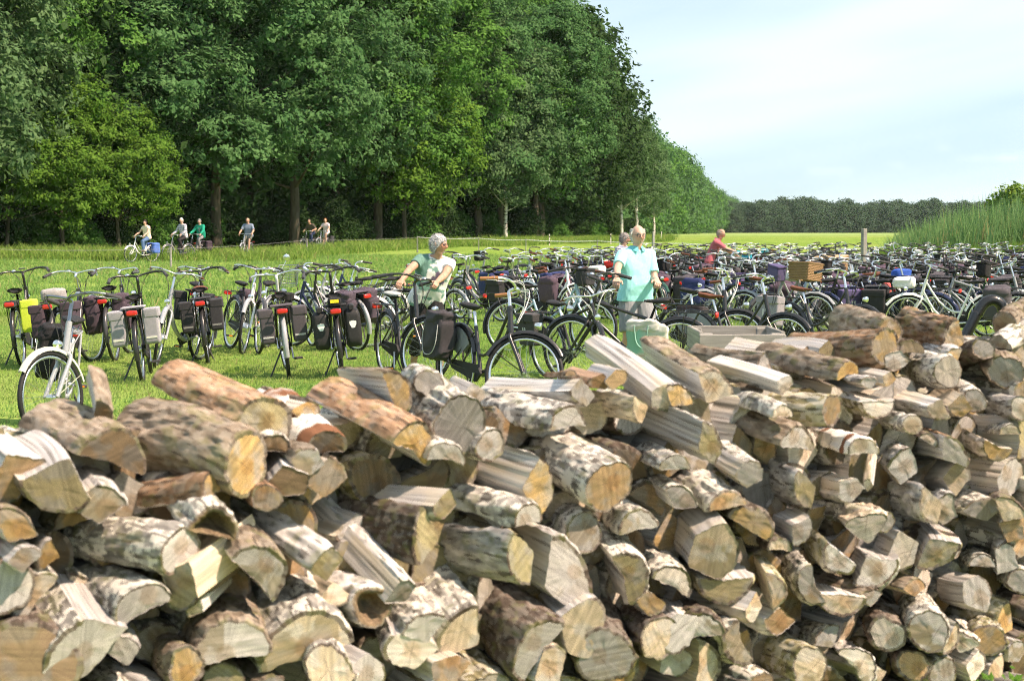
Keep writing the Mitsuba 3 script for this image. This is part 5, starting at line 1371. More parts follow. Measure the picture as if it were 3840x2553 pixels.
def soft(man, edge=0.02, it=10, wr=0.0, seed=0, cut=()):
    """Refine, smooth, wrinkle and trim a solid."""
    m = man.refine_to_length(edge).to_mesh()
    t = trimesh.Trimesh(np.array(m.vert_properties[:, :3], float), np.array(m.tri_verts), process=False)
    trimesh.smoothing.filter_taubin(t, iterations=it)
    v = np.array(t.vertices)
    if wr:
        v = v + np.array(t.vertex_normals) * ((meshkit.fbm(v * np.array([11, 11, 7.0]) + seed, 3, seed) - 0.5) * wr)[:, None]
    out = m3.Manifold(m3.Mesh(v.astype(np.float32), np.array(t.faces, np.uint32)))
    if out.is_empty():
        return None
    for n, off in cut:
        out = out.trim_by_plane([float(x) for x in n], float(off))
    return out


def arrays(man):
    m = man.to_mesh()
    return np.array(m.vert_properties[:, :3], float), np.array(m.tri_verts, int)


def ik(a, b, la, lb, hint):
    """Middle joint of a two-bone chain from A to B that bends towards HINT; B is pulled in when out of reach."""
    d = b - a; L = np.linalg.norm(d)
    if L > (la + lb) * 0.995:
        b = a + d / L * (la + lb) * 0.995; d = b - a; L = np.linalg.norm(d)
    u = d / L
    x = (la * la - lb * lb + L * L) / (2 * L)
    h = math.sqrt(max(la * la - x * x, 1e-6))
    w = norm(np.asarray(hint) - u * (u @ np.asarray(hint)))
    return a + u * x + w * h, b


def hand_solid(wr, d, nrm, thumb, s=1.0, curl=0.5):
    """A palm, four fingers of unequal length and a thumb. D: the way the hand points, NRM: the back of the hand, THUMB: towards the thumb side."""
    d = norm(d); th = norm(thumb - d * (thumb @ d)); nr = norm(np.cross(d, th)); nr = nr if nr @ nrm > 0 else -nr
    ps = [bone((wr, 0.026 * s), (wr + d * 0.03 * s, 0.028 * s), n=10), bone((wr + d * 0.02 * s + th * 0.018 * s, 0.017 * s), (wr + d * 0.02 * s - th * 0.018 * s, 0.017 * s), (wr + d * 0.085 * s + th * 0.032 * s, 0.013 * s), (wr + d * 0.08 * s - th * 0.032 * s, 0.012 * s), n=10)]
    for k, (o, l) in enumerate(((0.03, 0.075), (0.010, 0.083), (-0.011, 0.077), (-0.031, 0.06))):
        p = wr + d * (0.088 - 0.003 * k) * s + th * o * s
        a = curl * 0.8; dd = d
        for j, f in enumerate((0.45, 0.32, 0.26)):
            c, sn = math.cos(a), math.sin(a)
            step = d * c - nr * sn
            q = p + step * l * f * s
            ps.append(bone((p, (0.0098 - 0.001 * j) * s), (q, (0.0090 - 0.001 * j) * s), n=8))
            p = q; a += curl * 1.1
    p = wr + d * 0.03 * s + th * 0.03 * s
    q = p + (d * 0.55 + th * 0.7 - nr * 0.3 * curl) * 0.042 * s
    e = q + (d * 0.85 + th * 0.2 - nr * 0.5 * curl) * 0.034 * s
    ps += [bone((p, 0.0135 * s), (q, 0.011 * s), n=8), bone((q, 0.011 * s), (e, 0.009 * s), n=8)]
    return union(ps)


def head_solid(k=44, m=34, jowl=1.0):
    """A head about its own centre, looking along +x."""
    th = np.linspace(0, PI, m + 1)[1:-1]; ph = np.linspace(0, 2 * PI, k, endpoint=False)
    TH, PH = np.meshgrid(th, ph, indexing='ij')
    d = np.stack([np.sin(TH) * np.cos(PH), np.sin(TH) * np.sin(PH), np.cos(TH)], -1).reshape(-1, 3)
    d = np.vstack([[[0, 0, 1.0]], d, [[0, 0, -1.0]]])
    v = d * np.array([0.100, 0.078, 0.118])
    z = v[:, 2]
    low = np.clip(-z / 0.118, 0, 1)
    v[:, 1] *= 1 - 0.30 * low ** 1.5 / jowl
    v[:, 0] = np.where(v[:, 0] < 0, v[:, 0] * (1 - 0.45 * low), v[:, 0] * (1 - 0.10 * low))
    front = np.clip(d[:, 0], 0, 1) ** 2
    g = lambda y0, z0, sy, sz: np.exp(-((v[:, 1] - y0) / sy) ** 2 - ((z - z0) / sz) ** 2) * front
    v[:, 0] += 0.030 * g(0, -0.022, 0.013, 0.022) + 0.014 * g(0, 0.004, 0.011, 0.022) + 0.006 * g(0, 0.036, 0.05, 0.012) + 0.008 * g(0, -0.066, 0.026, 0.012) + 0.013 * g(0, -0.098, 0.025, 0.018) - 0.006 * g(0, -0.082, 0.03, 0.007)
    for s in (1, -1):
        v[:, 0] -= 0.016 * g(s * 0.032, 0.012, 0.017, 0.014)
        v[:, 0] += 0.006 * g(s * 0.045, -0.022, 0.02, 0.018)
    f = [[0, 1 + j, 1 + (j + 1) % k] for j in range(k)]
    n = m - 1
    for i in range(n - 1):
        for j in range(k):
            a, b, c, e = 1 + i * k + j, 1 + i * k + (j + 1) % k, 1 + (i + 1) * k + (j + 1) % k, 1 + (i + 1) * k + j
            f += [[a, c, b], [a, e, c]]
    last = len(v) - 1
    f += [[1 + (n - 1) * k + j, last, 1 + (n - 1) * k + (j + 1) % k] for j in range(k)]
    f = np.array(f)
    vol = np.einsum('ij,ij->i', v[f[:, 0]], np.cross(v[f[:, 1]], v[f[:, 2]])).sum()
    # the fan and the strips must face the same way
    f = np.array([t if np.dot(np.cross(v[t[1]] - v[t[0]], v[t[2]] - v[t[0]]), v[t].mean(0)) > 0 else t[::-1] for t in f])
    return m3.Manifold(m3.Mesh(v.astype(np.float32), f.astype(np.uint32)))


def man_mat(man, M):
    return man.transform(np.asarray(M, float)[:3, :4])


def person(label, loc, face, h=1.72, build=1.0, lean=0.0, side=0.0, twist=0.0, head_face=None, head_pitch=0.0, hands=(None, None), seat=None, feet=None, stride=0.12, skin=SKIN, lod=0,
           shirt=None, sleeve=0.5, hem=None, trousers=None, cuff=0.1, shoes=(0.1, 0.09, 0.08), hair=None, glasses=None, shirt_fn=None, collar=None, jacket=None, belly=0.0, stripes=None, elbow_out=0.4, group='people among the bicycles', curls=(0.55, 0.55), hipdrop=0.0):
    k = thing('person', label, 'person', group)
    F = np.array([math.cos(math.radians(face)), math.sin(math.radians(face)), 0]); Lf = np.array([-F[1], F[0], 0]); Z = np.array([0, 0, 1.0])
    loc = np.asarray(loc, float)
    hip = (loc + Z * (0.515 * h - hipdrop)) if seat is None else np.asarray(seat, float) + Z * 0.085
    la, le = math.radians(lean), math.radians(side)
    up = norm(Z * math.cos(la) + F * math.sin(la) + Lf * math.sin(le))
    tw = math.radians(twist); SL = norm(Lf * math.cos(tw) + F * math.sin(tw)); SL = norm(SL - up * (SL @ up)); SF = np.cross(SL, up)
    B = lambda t: hip + up * (t - 0.515) * h
    b = build
    waist, chest, sh, neck = B(0.61), B(0.725), B(0.80), B(0.845)
    sw, hw = 0.108 * h * (0.5 + 0.5 * b), 0.052 * h * b
    S = {1: sh + SL * sw, -1: sh - SL * sw}
    H = {1: hip + Lf * hw, -1: hip - Lf * hw}
    ua, fa, thl, shl = 0.172 * h, 0.150 * h, 0.250 * h, 0.240 * h
    W, E, K, A = {}, {}, {}, {}
    for s, t in ((1, hands[0]), (-1, hands[1])):
        tgt = S[s] + F * 0.06 + SL * s * 0.06 - Z * (ua + fa) * 0.97 if t is None else np.asarray(t, float) + Z * 0.03
        if t is not None:
            tgt = tgt - norm(tgt - S[s]) * 0.06
        E[s], W[s] = ik(S[s], tgt, ua, fa, SL * s * elbow_out - F * 0.5 - Z * 0.4)
    for s in (1, -1):
        ft = (loc + Lf * s * (hw + 0.035) + F * s * stride + Z * 0.045 * h) if feet is None else np.asarray(feet[0 if s > 0 else 1], float) + Z * 0.075
        K[s], A[s] = ik(H[s], ft, thl, shl, F + Lf * s * 0.12)
    r = lambda x: x * h * b
    torso = [bone((H[1], r(.052)), (H[-1], r(.052)), (waist + SL * r(.042) + SF * belly * .5, r(.054)), (waist - SL * r(.042) + SF * belly * .5, r(.054))),
             bone((waist + SL * r(.042) + SF * belly * .5, r(.054)), (waist - SL * r(.042) + SF * belly * .5, r(.054)), (chest + SL * r(.055), r(.056)), (chest - SL * r(.055), r(.056))),
             bone((chest + SL * r(.055), r(.056)), (chest - SL * r(.055), r(.056)), (S[1] - SL * .02 - up * .01, r(.034)), (S[-1] + SL * .02 - up * .01, r(.034)), (neck - up * .03, r(.032)))]
    hc = neck + up * 0.078 * h * 0.6 + Z * 0.078 * h * 0.45 + F * 0.018 * h * (1 + lean / 40)
    nk = bone((neck - up * 0.04, 0.031 * h), (hc - Z * 0.05 * h, 0.029 * h))
    arms, legs = {}, {}
    for s in (1, -1):
        arms[s] = [bone((S[s], r(.031)), (E[s], r(.023))), bone((E[s], r(.023)), (E[s] * .65 + W[s] * .35, r(.0235)), (W[s], r(.0155)))]
        legs[s] = [bone((H[s], r(.052)), (K[s], r(.033))), bone((K[s], r(.032)), (K[s] * .7 + A[s] * .3 - F * .012, r(.032)), (A[s], r(.021)))]
    hf = face if head_face is None else head_face
    hs = h * 0.132 / 0.236
    HM = mat(hc, hf) @ mat(ry=head_pitch) @ mat(s=hs)
    ed = 0.022 if lod == 0 else 0.05
    body = soft(union(torso + [nk] + arms[1] + arms[-1] + legs[1] + legs[-1]), ed, 8)
    ears = [bone(((0.0, s * 0.077, 0.012), 0.016), ((-0.012, s * 0.088, 0.026), 0.010), ((0.0, s * 0.079, -0.022), 0.010), n=8) for s in (1, -1)]
    head = man_mat(union([head_solid(*((44, 34) if lod == 0 else (20, 16)))] + ears), HM)
    hnds = []
    for s in (1, -1):
        fd = norm(W[s] - E[s])
        t = hands[0 if s > 0 else 1]
        dd = norm((np.asarray(t) + Z * 0.02 - W[s]) * 0.8 + fd * 0.06) if t is not None else norm(fd + F * 0.1)
        hnds.append(hand_solid(W[s], dd, Z if t is not None else SL * s, -SL * s + F * 0.5 if t is not None else F, h / 1.72, curls[0 if s > 0 else 1]))
    full = union([body, head] + hnds)
    v, f = arrays(full)
    q = (np.linalg.inv(HM) @ np.c_[v, np.ones(len(v))].T).T[:, :3]
    col = np.tile(np.asarray(skin, float), (len(v), 1))
    onhead = (np.abs(q[:, 2]) < 0.13) & (np.linalg.norm(q, axis=1) < 0.16)
    lip = onhead & (q[:, 0] > 0.085) & (np.abs(q[:, 2] + 0.068) < 0.008) & (np.abs(q[:, 1]) < 0.024)
    col[lip] = np.asarray(skin) * (0.62, 0.36, 0.34)
    brow = onhead & (q[:, 0] > 0.07) & (np.abs(q[:, 2] - 0.034) < 0.006) & (np.abs(np.abs(q[:, 1]) - 0.032) < 0.017)
    col[brow] = np.asarray(hair[1] if hair else skin) * 0.8
    ruddy = onhead & (q[:, 0] > 0.06) & (q[:, 2] < 0) & (q[:, 2] > -0.05)
    col[ruddy] = col[ruddy] * (1.06, 0.86, 0.84)
    put('body', (v, f), 'skin', k, color=col)
    hm = lambda m_: move(m_, HM)
    if lod == 0:
        for s in (1, -1):
            put('eye', hm(sphere((0.079, s * 0.032, 0.012), (0.013, 0.016, 0.009), 10, 8)), 'gloss_paint', k, color=(0.06, 0.045, 0.04))
    if hair:
        kind, hcol = hair
        cap_ = m3.Manifold.sphere(1.0, 40).scale([0.108, 0.087, 0.122]).translate([-0.006, 0, 0.012])
        if kind == 'short':
            c = cap_.trim_by_plane([-0.80, 0, 0.60], -0.015)
        elif kind == 'full':
            c = m3.Manifold.sphere(1.0, 40).scale([0.110, 0.090, 0.124]).translate([-0.008, 0, 0.014]).trim_by_plane([-0.80, 0, 0.60], -0.030)
        elif kind == 'long':
            c = union([m3.Manifold.sphere(1.0, 40).scale([0.115, 0.094, 0.127]).translate([-0.012, 0, 0.012]).trim_by_plane([-0.86, 0, 0.5], -0.008), bone(((-0.07, 0, -0.03), 0.06), ((-0.08, 0, -0.13), 0.045))])
        else:   # bald on top
            c = cap_.trim_by_plane([-1, 0, 0.1], -0.012).trim_by_plane([0, 0, -1], -0.072)
        hm_ = c.refine_to_length(0.014 if lod == 0 else 0.03).to_mesh()
        hv, hf_ = np.array(hm_.vert_properties[:, :3], float), np.array(hm_.tri_verts, int)
        d = hv / (np.linalg.norm(hv, axis=1, keepdims=True) + 1e-9)
        hv = hv + d * ((meshkit.fbm(hv * np.array([34, 48, 30]), 4, 4) - 0.40) * (0.016 if kind in ('full', 'long') else 0.012))[:, None]
        hc_ = np.asarray(hcol) * (0.35 + 1.3 * meshkit.fbm(hv * np.array([60, 110, 50]), 2, 9))[:, None]
        hr = np.random.default_rng(len(hv))
        n_ = 1500 if lod == 0 else 250
        pick_ = hf_[hr.integers(0, len(hf_), n_)]
        w_ = hr.dirichlet([1, 1, 1], n_)
        b0 = np.einsum('ij,ijk->ik', w_, hv[pick_])
        ln_ = {'full': 0.026, 'long': 0.05}.get(kind, 0.012)
        dr_ = b0 / (np.linalg.norm(b0, axis=1, keepdims=True) + 1e-9) * 0.7 + np.array([-0.35, 0, -0.35]) + hr.normal(0, 0.28, (n_, 3))
        sd_ = np.cross(dr_, hr.normal(0, 1, (n_, 3))); sd_ = sd_ / (np.linalg.norm(sd_, axis=1, keepdims=True) + 1e-9) * 0.005
        tipp = b0 + dr_ * ln_
        lv_ = np.stack([b0 - sd_, b0 + sd_, tipp], 1).reshape(-1, 3)
        lf_ = np.arange(3 * n_).reshape(-1, 3)
        lc_ = np.repeat(np.asarray(hcol) * hr.uniform(0.25, 1.35, (n_, 1)), 3, 0)
        put('hair', hm(cat((hv, hf_), (lv_, lf_))), 'cloth', k, color=np.vstack([hc_, lc_]))
    if glasses:
        ms = []
        for s in (1, -1):
            a = np.linspace(0, 2 * PI, 15)
            ms.append(tube(np.stack([0.106 - 0.10 * np.abs(s * 0.034 + 0.024 * np.cos(a)) ** 1.5, s * 0.034 + 0.025 * np.cos(a), 0.010 + 0.017 * np.sin(a)], -1), 0.0032, 5))
            ms.append(tube([[0.095, s * 0.058, 0.016], [0.03, s * 0.079, 0.018], [-0.01, s * 0.083, 0.012]], 0.0022, 5))
        ms.append(tube([[0.108, 0.010, 0.016], [0.108, -0.010, 0.016]], 0.002, 5))
        put('glasses', hm(cat(*ms)), 'metal', k, color=glasses)
    # clothes, cut from the same body a little larger
    def grow(parts_):
        return parts_
    g = 0.014
    if shirt is not None:
        ms = [bone((H[1] + SL * .022, r(.053) + g * 1.5), (H[-1] - SL * .022, r(.053) + g * 1.5), (waist + SL * r(.045) + SF * belly, r(.056) + g), (waist - SL * r(.045) + SF * belly, r(.056) + g)),
              bone((waist + SL * r(.045) + SF * belly, r(.056) + g), (waist - SL * r(.045) + SF * belly, r(.056) + g), (chest + SL * r(.056), r(.057) + g), (chest - SL * r(.056), r(.057) + g)),
              bone((chest + SL * r(.056), r(.057) + g), (chest - SL * r(.056), r(.057) + g), (S[1] - SL * .02 - up * .010, r(.037) + g * .9), (S[-1] + SL * .02 - up * .010, r(.037) + g * .9), (neck - up * .036, r(.033) + g * .9))]
        ms = [soft(union(ms), ed, 6, 0.03 if lod == 0 else 0.02, 3)]
        hemv = hip - up * 0.045 if hem is None else hip + up * hem
        ms[0] = ms[0].trim_by_plane(list(map(float, up)), float(up @ hemv))
        nt = neck + up * 0.0 - SF * 0.01
        nn = norm(-up + SF * -0.35)
        ms[0] = ms[0].trim_by_plane(list(map(float, nn)), float(nn @ (neck + up * 0.004)))
        for s in (1, -1):
            full_sl = sleeve > 1
            ar = [bone((S[s] - SL * s * .005, r(.033) + g), (E[s], r(.026) + g * (1.3 if sleeve <= 1 else .8)))]
            if full_sl: ar.append(bone((E[s], r(.026) + g * .8), (W[s], r(.018) + g * .8)))
            a_ = soft(union(ar), ed, 4, 0.02, 5)
            p0, p1 = (S[s], E[s]) if not full_sl else (E[s], W[s])
            ax = norm(p0 - p1); c = p0 + (p1 - p0) * (sleeve if not full_sl else sleeve - 1)
            ms.append(a_.trim_by_plane(list(map(float, ax)), float(ax @ c)))
        sv, sf = arrays(union(ms))
        if lod == 0:
            sm = union(ms).refine_to_length(0.022); sv, sf = arrays(sm)
        sc = np.tile(np.asarray(shirt, float), (len(sv), 1))
        loc_ = np.stack([(sv - hip) @ SF, (sv - hip) @ SL, (sv - hip) @ up], -1)
        if shirt_fn is not None: sc = shirt_fn(loc_, sc)
        if stripes is not None: sc = np.where((np.floor(loc_[:, 2:] / 0.022) % 2) > 0, np.asarray(stripes), sc)
        put('shirt', (sv, sf), 'cloth', k, color=sc)
        if collar is not None:
            a = np.linspace(-2.5, 2.5, 20)
            nc = neck + up * 0.012
            rr = 0.040 * h
            top = np.array([nc + (SF * math.cos(x) + SL * math.sin(x)) * rr * (0.98) + up * 0.018 for x in a]); bot = np.array([nc + (SF * math.cos(x) + SL * math.sin(x)) * rr * (1.42 if abs(x) > .6 else 1.3) - up * (0.02 if abs(x) > .5 else 0.045) for x in a])
            # opening at the throat: the band runs round the back
            a2 = np.linspace(0.25, 2 * PI - 0.25, 24)
            top = np.array([nc + (SF * math.cos(x) + SL * math.sin(x)) * rr * 0.98 + up * 0.016 for x in a2]); bot = np.array([nc + (SF * math.cos(x) * 1.5 + SL * math.sin(x) * 1.55) * rr - up * (0.012 + 0.035 * max(0, math.cos(x))) for x in a2])
            v_ = np.vstack([top, bot]); n_ = len(a2)
            f_ = np.array([[i, i + 1, n_ + i + 1] for i in range(n_ - 1)] + [[i, n_ + i + 1, n_ + i] for i in range(n_ - 1)])
            put('collar', (v_, f_), 'cloth', k, color=collar)
    if jacket is not None:
        ms = [bone((H[1] + SL * .02, r(.055) + .03), (H[-1] - SL * .02, r(.055) + .03), (chest + SL * r(.056), r(.06) + .028), (chest - SL * r(.056), r(.06) + .028)), bone((chest + SL * r(.056), r(.06) + .028), (chest - SL * r(.056), r(.06) + .028), (S[1], r(.036) + .024), (S[-1], r(.036) + .024))]
        for s in (1, -1):
            ms += [bone((S[s], r(.034) + .024), (E[s], r(.028) + .02)), bone((E[s], r(.028) + .02), (W[s] * .93 + E[s] * .07, r(.02) + .014))]
        jm = soft(union(ms), 0.04, 4, 0.03, 6)
        n1 = norm(-SF)
        front = union([bone((hip + SF * .2 - up * .2, .065), (neck + SF * .14, .06))])
        put('jacket', arrays(jm - front), 'cloth', k, color=jacket)
    if trousers is not None:
        ms = [bone((H[1], r(.053) + .012), (H[-1], r(.053) + .012), (B(0.585) + SL * r(.04), r(.05) + .012), (B(0.585) - SL * r(.04), r(.05) + .012))]
        for s in (1, -1):
            if cuff > 0.5:   # shorts: cuff-0.5 of the thigh
                m_ = bone((H[s], r(.054) + .012), (K[s], r(.044) + .018))
                ax = norm(H[s] - K[s]); c = H[s] + (K[s] - H[s]) * min(cuff, 0.98)
                m_ = m_.trim_by_plane(list(map(float, ax)), float(ax @ c)); ms.append(m_)
            else:
                ms.append(bone((H[s], r(.054) + .012), (K[s], r(.036) + .016)))
                m_ = bone((K[s], r(.036) + .016), (A[s], r(.026) + .022))
                ax = norm(K[s] - A[s]); c = A[s] + (K[s] - A[s]) * cuff
                ms.append(m_.trim_by_plane(list(map(float, ax)), float(ax @ c)))
        tm = union(ms).trim_by_plane(list(map(float, -up)), float(-up @ B(0.60)))
        tm = tm.refine_to_length(ed)
        tv, tf = arrays(tm)
        c0 = tv.copy()
        n_ = np.array(trimesh.Trimesh(tv, tf, process=False).vertex_normals)
        tv = tv + n_ * ((meshkit.fbm(c0 * np.array([14, 14, 9.0]), 3, 8) - 0.5) * 0.02)[:, None]
        put('shorts' if cuff > 0.5 else 'trousers', (tv, tf), 'cloth', k, color=trousers)
    for s in (1, -1):
        sh_ = bone((A[s] - Z * 0.035, 0.040), (A[s] + F * 0.13 - Z * 0.05, 0.030), (A[s] - F * 0.03 - Z * 0.045, 0.034), n=12)
        put('shoe', arrays(sh_.trim_by_plane([0, 0, 1], float(A[s][2] - 0.078))), 'matte', k, color=shoes)
    return k


def blouse(q, c):
    """Sea green and white washes with a purple flower."""
    w = meshkit.fbm(q * np.array([7, 7, 9.0]) + 3, 3, 2)
    c = np.where((w > 0.56)[:, None], (0.16, 0.30, 0.26), (0.72, 0.73, 0.74))
    c = np.where(((q[:, 1] < -0.10) & (q[:, 2] > 0.30))[:, None], (0.12, 0.23, 0.20), c)
    r_ = np.hypot(q[:, 1] - 0.05, q[:, 2] - 0.30)
    pet = r_ < 0.075 * (0.7 + 0.5 * np.abs(np.sin(np.arctan2(q[:, 2] - 0.30, q[:, 1] - 0.05) * 2.5)))
    return np.where((pet & (q[:, 0] > 0))[:, None], (0.16, 0.12, 0.20), c)


def plaid(q, c):
    a = (np.floor(q[:, 1] / 0.045) % 2) + (np.floor(q[:, 2] / 0.045) % 2)
    return np.where((a > 1.5)[:, None], (0.12, 0.13, 0.20), np.where((a > 0.5)[:, None], (0.38, 0.39, 0.46), (0.66, 0.66, 0.68)))


# the man in the aqua shirt, the woman with white hair
def z3(x, y, d): return at(*src(3, x, y), d)
def z2(x, y, d): return at(*src(2, x, y), d)


pm = z3(1640, 1345, 18.8)
person('man in aqua polo shirt and grey shorts standing behind the front bicycles', (pm[0], pm[1], float(gz(pm[0], pm[1]))), -62, 1.72, 1.02, lean=2, head_face=-72, head_pitch=4,
       hands=(z3(1850, 535, 18.45), ANCH['b17']['grip_l'] + [0, 0, 0.01]), skin=SKIN, shirt=(0.33, 0.72, 0.75), sleeve=0.72, hem=-0.02, trousers=(0.26, 0.27, 0.29), cuff=0.86, hair=('bald', (0.62, 0.60, 0.58)), glasses=(0.12, 0.12, 0.12),
       collar=(0.16, 0.50, 0.56), belly=0.03, stride=0.1, curls=(0.8, 0.7), elbow_out=0.32)
pw = z2(1690, 1322, 19.6)
person('woman with short white hair in a green and white blouse beside a black bicycle', (pw[0], pw[1], float(gz(pw[0], pw[1]))), -74, 1.63, 1.08, lean=18, side=9, head_face=-22, head_pitch=6,
       hands=(z2(1735, 585, 18.9), ANCH['b15']['saddle'] + [0, 0, 0.015]), skin=TANNED, shirt=(0.72, 0.73, 0.74), shirt_fn=blouse, sleeve=0.45, hem=-0.10, trousers=(0.02, 0.02, 0.022), cuff=0.35, shoes=(0.10, 0.10, 0.11),
       hair=('full', (0.50, 0.50, 0.52)), glasses=(0.15, 0.05, 0.08), stride=0.14, belly=0.02, curls=(0.9, 0.6), elbow_out=0.9)
pr = at(2660, 1110, 41.0)
person('man in dusty red polo shirt bending over the crowded bicycles', (pr[0], pr[1], float(gz(pr[0], pr[1]))), -14, 1.74, 1.05, lean=20, head_face=-20, head_pitch=26,
       hands=(pr * [1, 1, 0] + np.array([0.72, 0.15, 1.0]), pr * [1, 1, 0] + np.array([0.78, -0.25, 1.03])), skin=TANNED, shirt=(0.42, 0.12, 0.15), sleeve=0.85, hem=-0.06, trousers=(0.03, 0.035, 0.06), cuff=0.1,
       hair=('bald', (0.36, 0.30, 0.26)), glasses=(0.1, 0.1, 0.1), collar=(0.40, 0.11, 0.14))
ps = at(2322, 1150, 34.0)
person('grey haired person in a striped top half hidden behind the man in aqua', (ps[0], ps[1], float(gz(ps[0], ps[1]))), -30, 1.62, 1.0, lean=8, head_face=-12, head_pitch=8, skin=SKIN, shirt=(0.70, 0.70, 0.73), stripes=(0.13, 0.14, 0.25),
       sleeve=0.9, trousers=(0.05, 0.05, 0.07), cuff=0.1, hair=('full', (0.30, 0.28, 0.27)), glasses=(0.1, 0.1, 0.1))

# the cyclists on the path
RIDERS = [
    ('woman in cream top and blue jeans riding at the head of the cyclists', 570, 972, 74.0, -128, dict(shirt=(0.70, 0.60, 0.48), sleeve=0.4, trousers=(0.10, 0.17, 0.34), cuff=0.05, hair=('full', (0.03, 0.022, 0.02)), skin=SKIN), dict(frame=WHITE, bar=ALU), ('blue panniers on the leading cyclist', (0.09, 0.17, 0.52))),
    ('white haired man in plaid shirt and dark trousers riding second', 706, 970, 76.5, -128, dict(shirt=(0.6, 0.6, 0.62), shirt_fn=plaid, sleeve=1.95, trousers=(0.035, 0.03, 0.035), cuff=0.05, hair=('short', (0.66, 0.65, 0.62)), skin=SKIN, h=1.80), dict(frame=GREYC, bar=ALU), None),
    ('grey haired woman in a green jacket riding beside the man in plaid', 768, 968, 78.0, -118, dict(shirt=(0.33, 0.33, 0.33), sleeve=0.5, jacket=(0.015, 0.27, 0.17), trousers=(0.25, 0.24, 0.25), cuff=0.15, hair=('full', (0.2, 0.2, 0.2)), skin=SKIN), dict(frame=BLACK, bar=ALU), ('plum panniers of the cyclist in green', PLUM)),
    ('man in blue grey shirt and shorts riding alone', 940, 966, 79.0, -100, dict(shirt=(0.19, 0.24, 0.32), sleeve=0.8, trousers=(0.13, 0.14, 0.12), cuff=0.85, hair=('bald', (0.3, 0.25, 0.2)), skin=TANNED, h=1.75), dict(frame=SILV, bar=ALU), None),
    ('man in dark brown shirt leaning on his handlebar at the path', 1183, 940, 96.0, -118, dict(shirt=(0.09, 0.075, 0.065), sleeve=0.8, trousers=(0.03, 0.045, 0.10), cuff=0.05, hair=('short', (0.16, 0.12, 0.1)), skin=TANNED, h=1.74), dict(frame=CHAR, bar=ALU), None),
    ('woman in white blouse and shorts, last of the cyclists', 1232, 938, 97.0, -112, dict(shirt=(0.68, 0.58, 0.60), sleeve=0.6, trousers=(0.5, 0.5, 0.53), cuff=0.8, hair=('long', (0.32, 0.14, 0.06)), skin=SKIN), dict(frame=SILV, bar=ALU), ('black panniers of the last cyclist', CHAR)),
]
for i, (lab, sx, sy, dpt, hd, po, bo, pb) in enumerate(RIDERS):
    p = at(sx, sy, dpt)
    M = mat((p[0], p[1], float(gz(p[0], p[1]))), hd, s=1.06)
    parts, an = bicycle(lod=1, seed=120 + i, crank=[60, 95, 80, 20, 70, 75][i], **bo)
    parts = [q for q in parts if q[0] != 'kickstand']
    place_parts('bicycle', parts, M, f'bicycle ridden by the {lab.split(" riding")[0].split(", last")[0].split(" leaning")[0]}', 'bicycle', 'bicycles ridden on the path')
    W_ = {n: (M @ [*v, 1])[:3] for n, v in an.items()}
    if pb:
        place_parts('pannier', pannier('slouch', pb[1], 130 + i, 1), M, pb[0], 'bag', 'bags of the cyclists')
    person(lab, p, hd, **{'h': 1.66, **po}, lean=9 if i != 4 else 30, head_face=-96, hands=(W_['grip_l'], W_['grip_r']), seat=W_['saddle'] + [0, 0, 0.02], feet=(W_['pedal_l'], W_['pedal_r']), lod=1, group='cyclists on the path')

# ------------------------------------------------------------------ fences, posts, crate, pipe, reeds
def wood_grey(p, n, uv):
    f = fbm(p.x * 6 + p.z * 40, p.y * 6, p.z * 90, 3)
    return mix((0.17, 0.165, 0.15), (0.42, 0.41, 0.38), f)


scene['grey_wood'] = two({'type': 'diffuse', 'reflectance': proc(wood_grey)})


def post(name, label, sx, d, top, w, h, mat_='grey_wood', tilt=0.0, grp='fence posts along the meadow', base=None, square=True):
    p = at(sx, 900, d)
    z = float(gz(p[0], p[1]))
    k = thing(name, label, 'post', grp)
    m = cat(box((0, 0, h / 2 - 0.1), (w, w, h + 0.2), w * 0.12)) if square else tube([[0, 0, -0.2], [0, 0, h]], [w / 2, w / 2 * 0.9], 8)
    put('post', m, mat_, k, M=mat((p[0], p[1], z), 20) @ mat(rx=tilt), color=(0.3, 0.3, 0.3))
    return np.array([p[0], p[1], z + h])


a = [post('fence_post', f'thin grey fence post, {ORD[i]} from left in the meadow fence', sx, d, 0, 0.09, h, tilt=t, square=False) for i, (sx, d, h, t) in enumerate([(-60, 62, 0.95, 0), (640, 66, 0.85, -3), (1150, 84, 0.85, 2), (1565, 92, 0.9, 0)])]
k = thing('fence_wire', 'thin wire strung between the posts left of the white tape', 'wire')
put('wire', cat(*[tube(np.linspace(p - [0, 0, 0.08], q - [0, 0, 0.08], 8) - np.array([0, 0, 1]) * (0.06 * np.sin(np.linspace(0, PI, 8)))[:, None], 0.006, 4) for p, q in zip(a, a[1:])]), 'matte', k, color=(0.25, 0.25, 0.25))
b = [a[-1]] + [post('fence_post', f'slim stake carrying the white tape, {ORD[i]} from its left end', sx, d, 0, 0.05, 0.85, tilt=0, square=False, grp='stakes of the white tape') for i, (sx, d) in enumerate([(1795, 90), (1972, 84), (2240, 80), (2560, 75), (2965, 70), (3300, 66)])]
k = thing('fence_tape', 'white fence tape stretched across the meadow behind the bicycles', 'tape')
put('tape', cat(*[tube(np.linspace(p - [0, 0, 0.06], q - [0, 0, 0.06], 8) - np.array([0, 0, 1]) * (0.05 * np.sin(np.linspace(0, PI, 8)))[:, None], 0.016, 4) for p, q in zip(b, b[1:])]), 'matte', k, color=(0.75, 0.76, 0.74))
post('wooden_post', 'square weathered grey post standing behind the bicycle rows', 3240, 46, 0, 0.13, 1.72, grp='single posts')
post('wooden_post', 'rusty brown post at the edge of the wood right of the man in aqua', 2450, 112, 0, 0.16, 1.0, 'matte', grp='single posts')
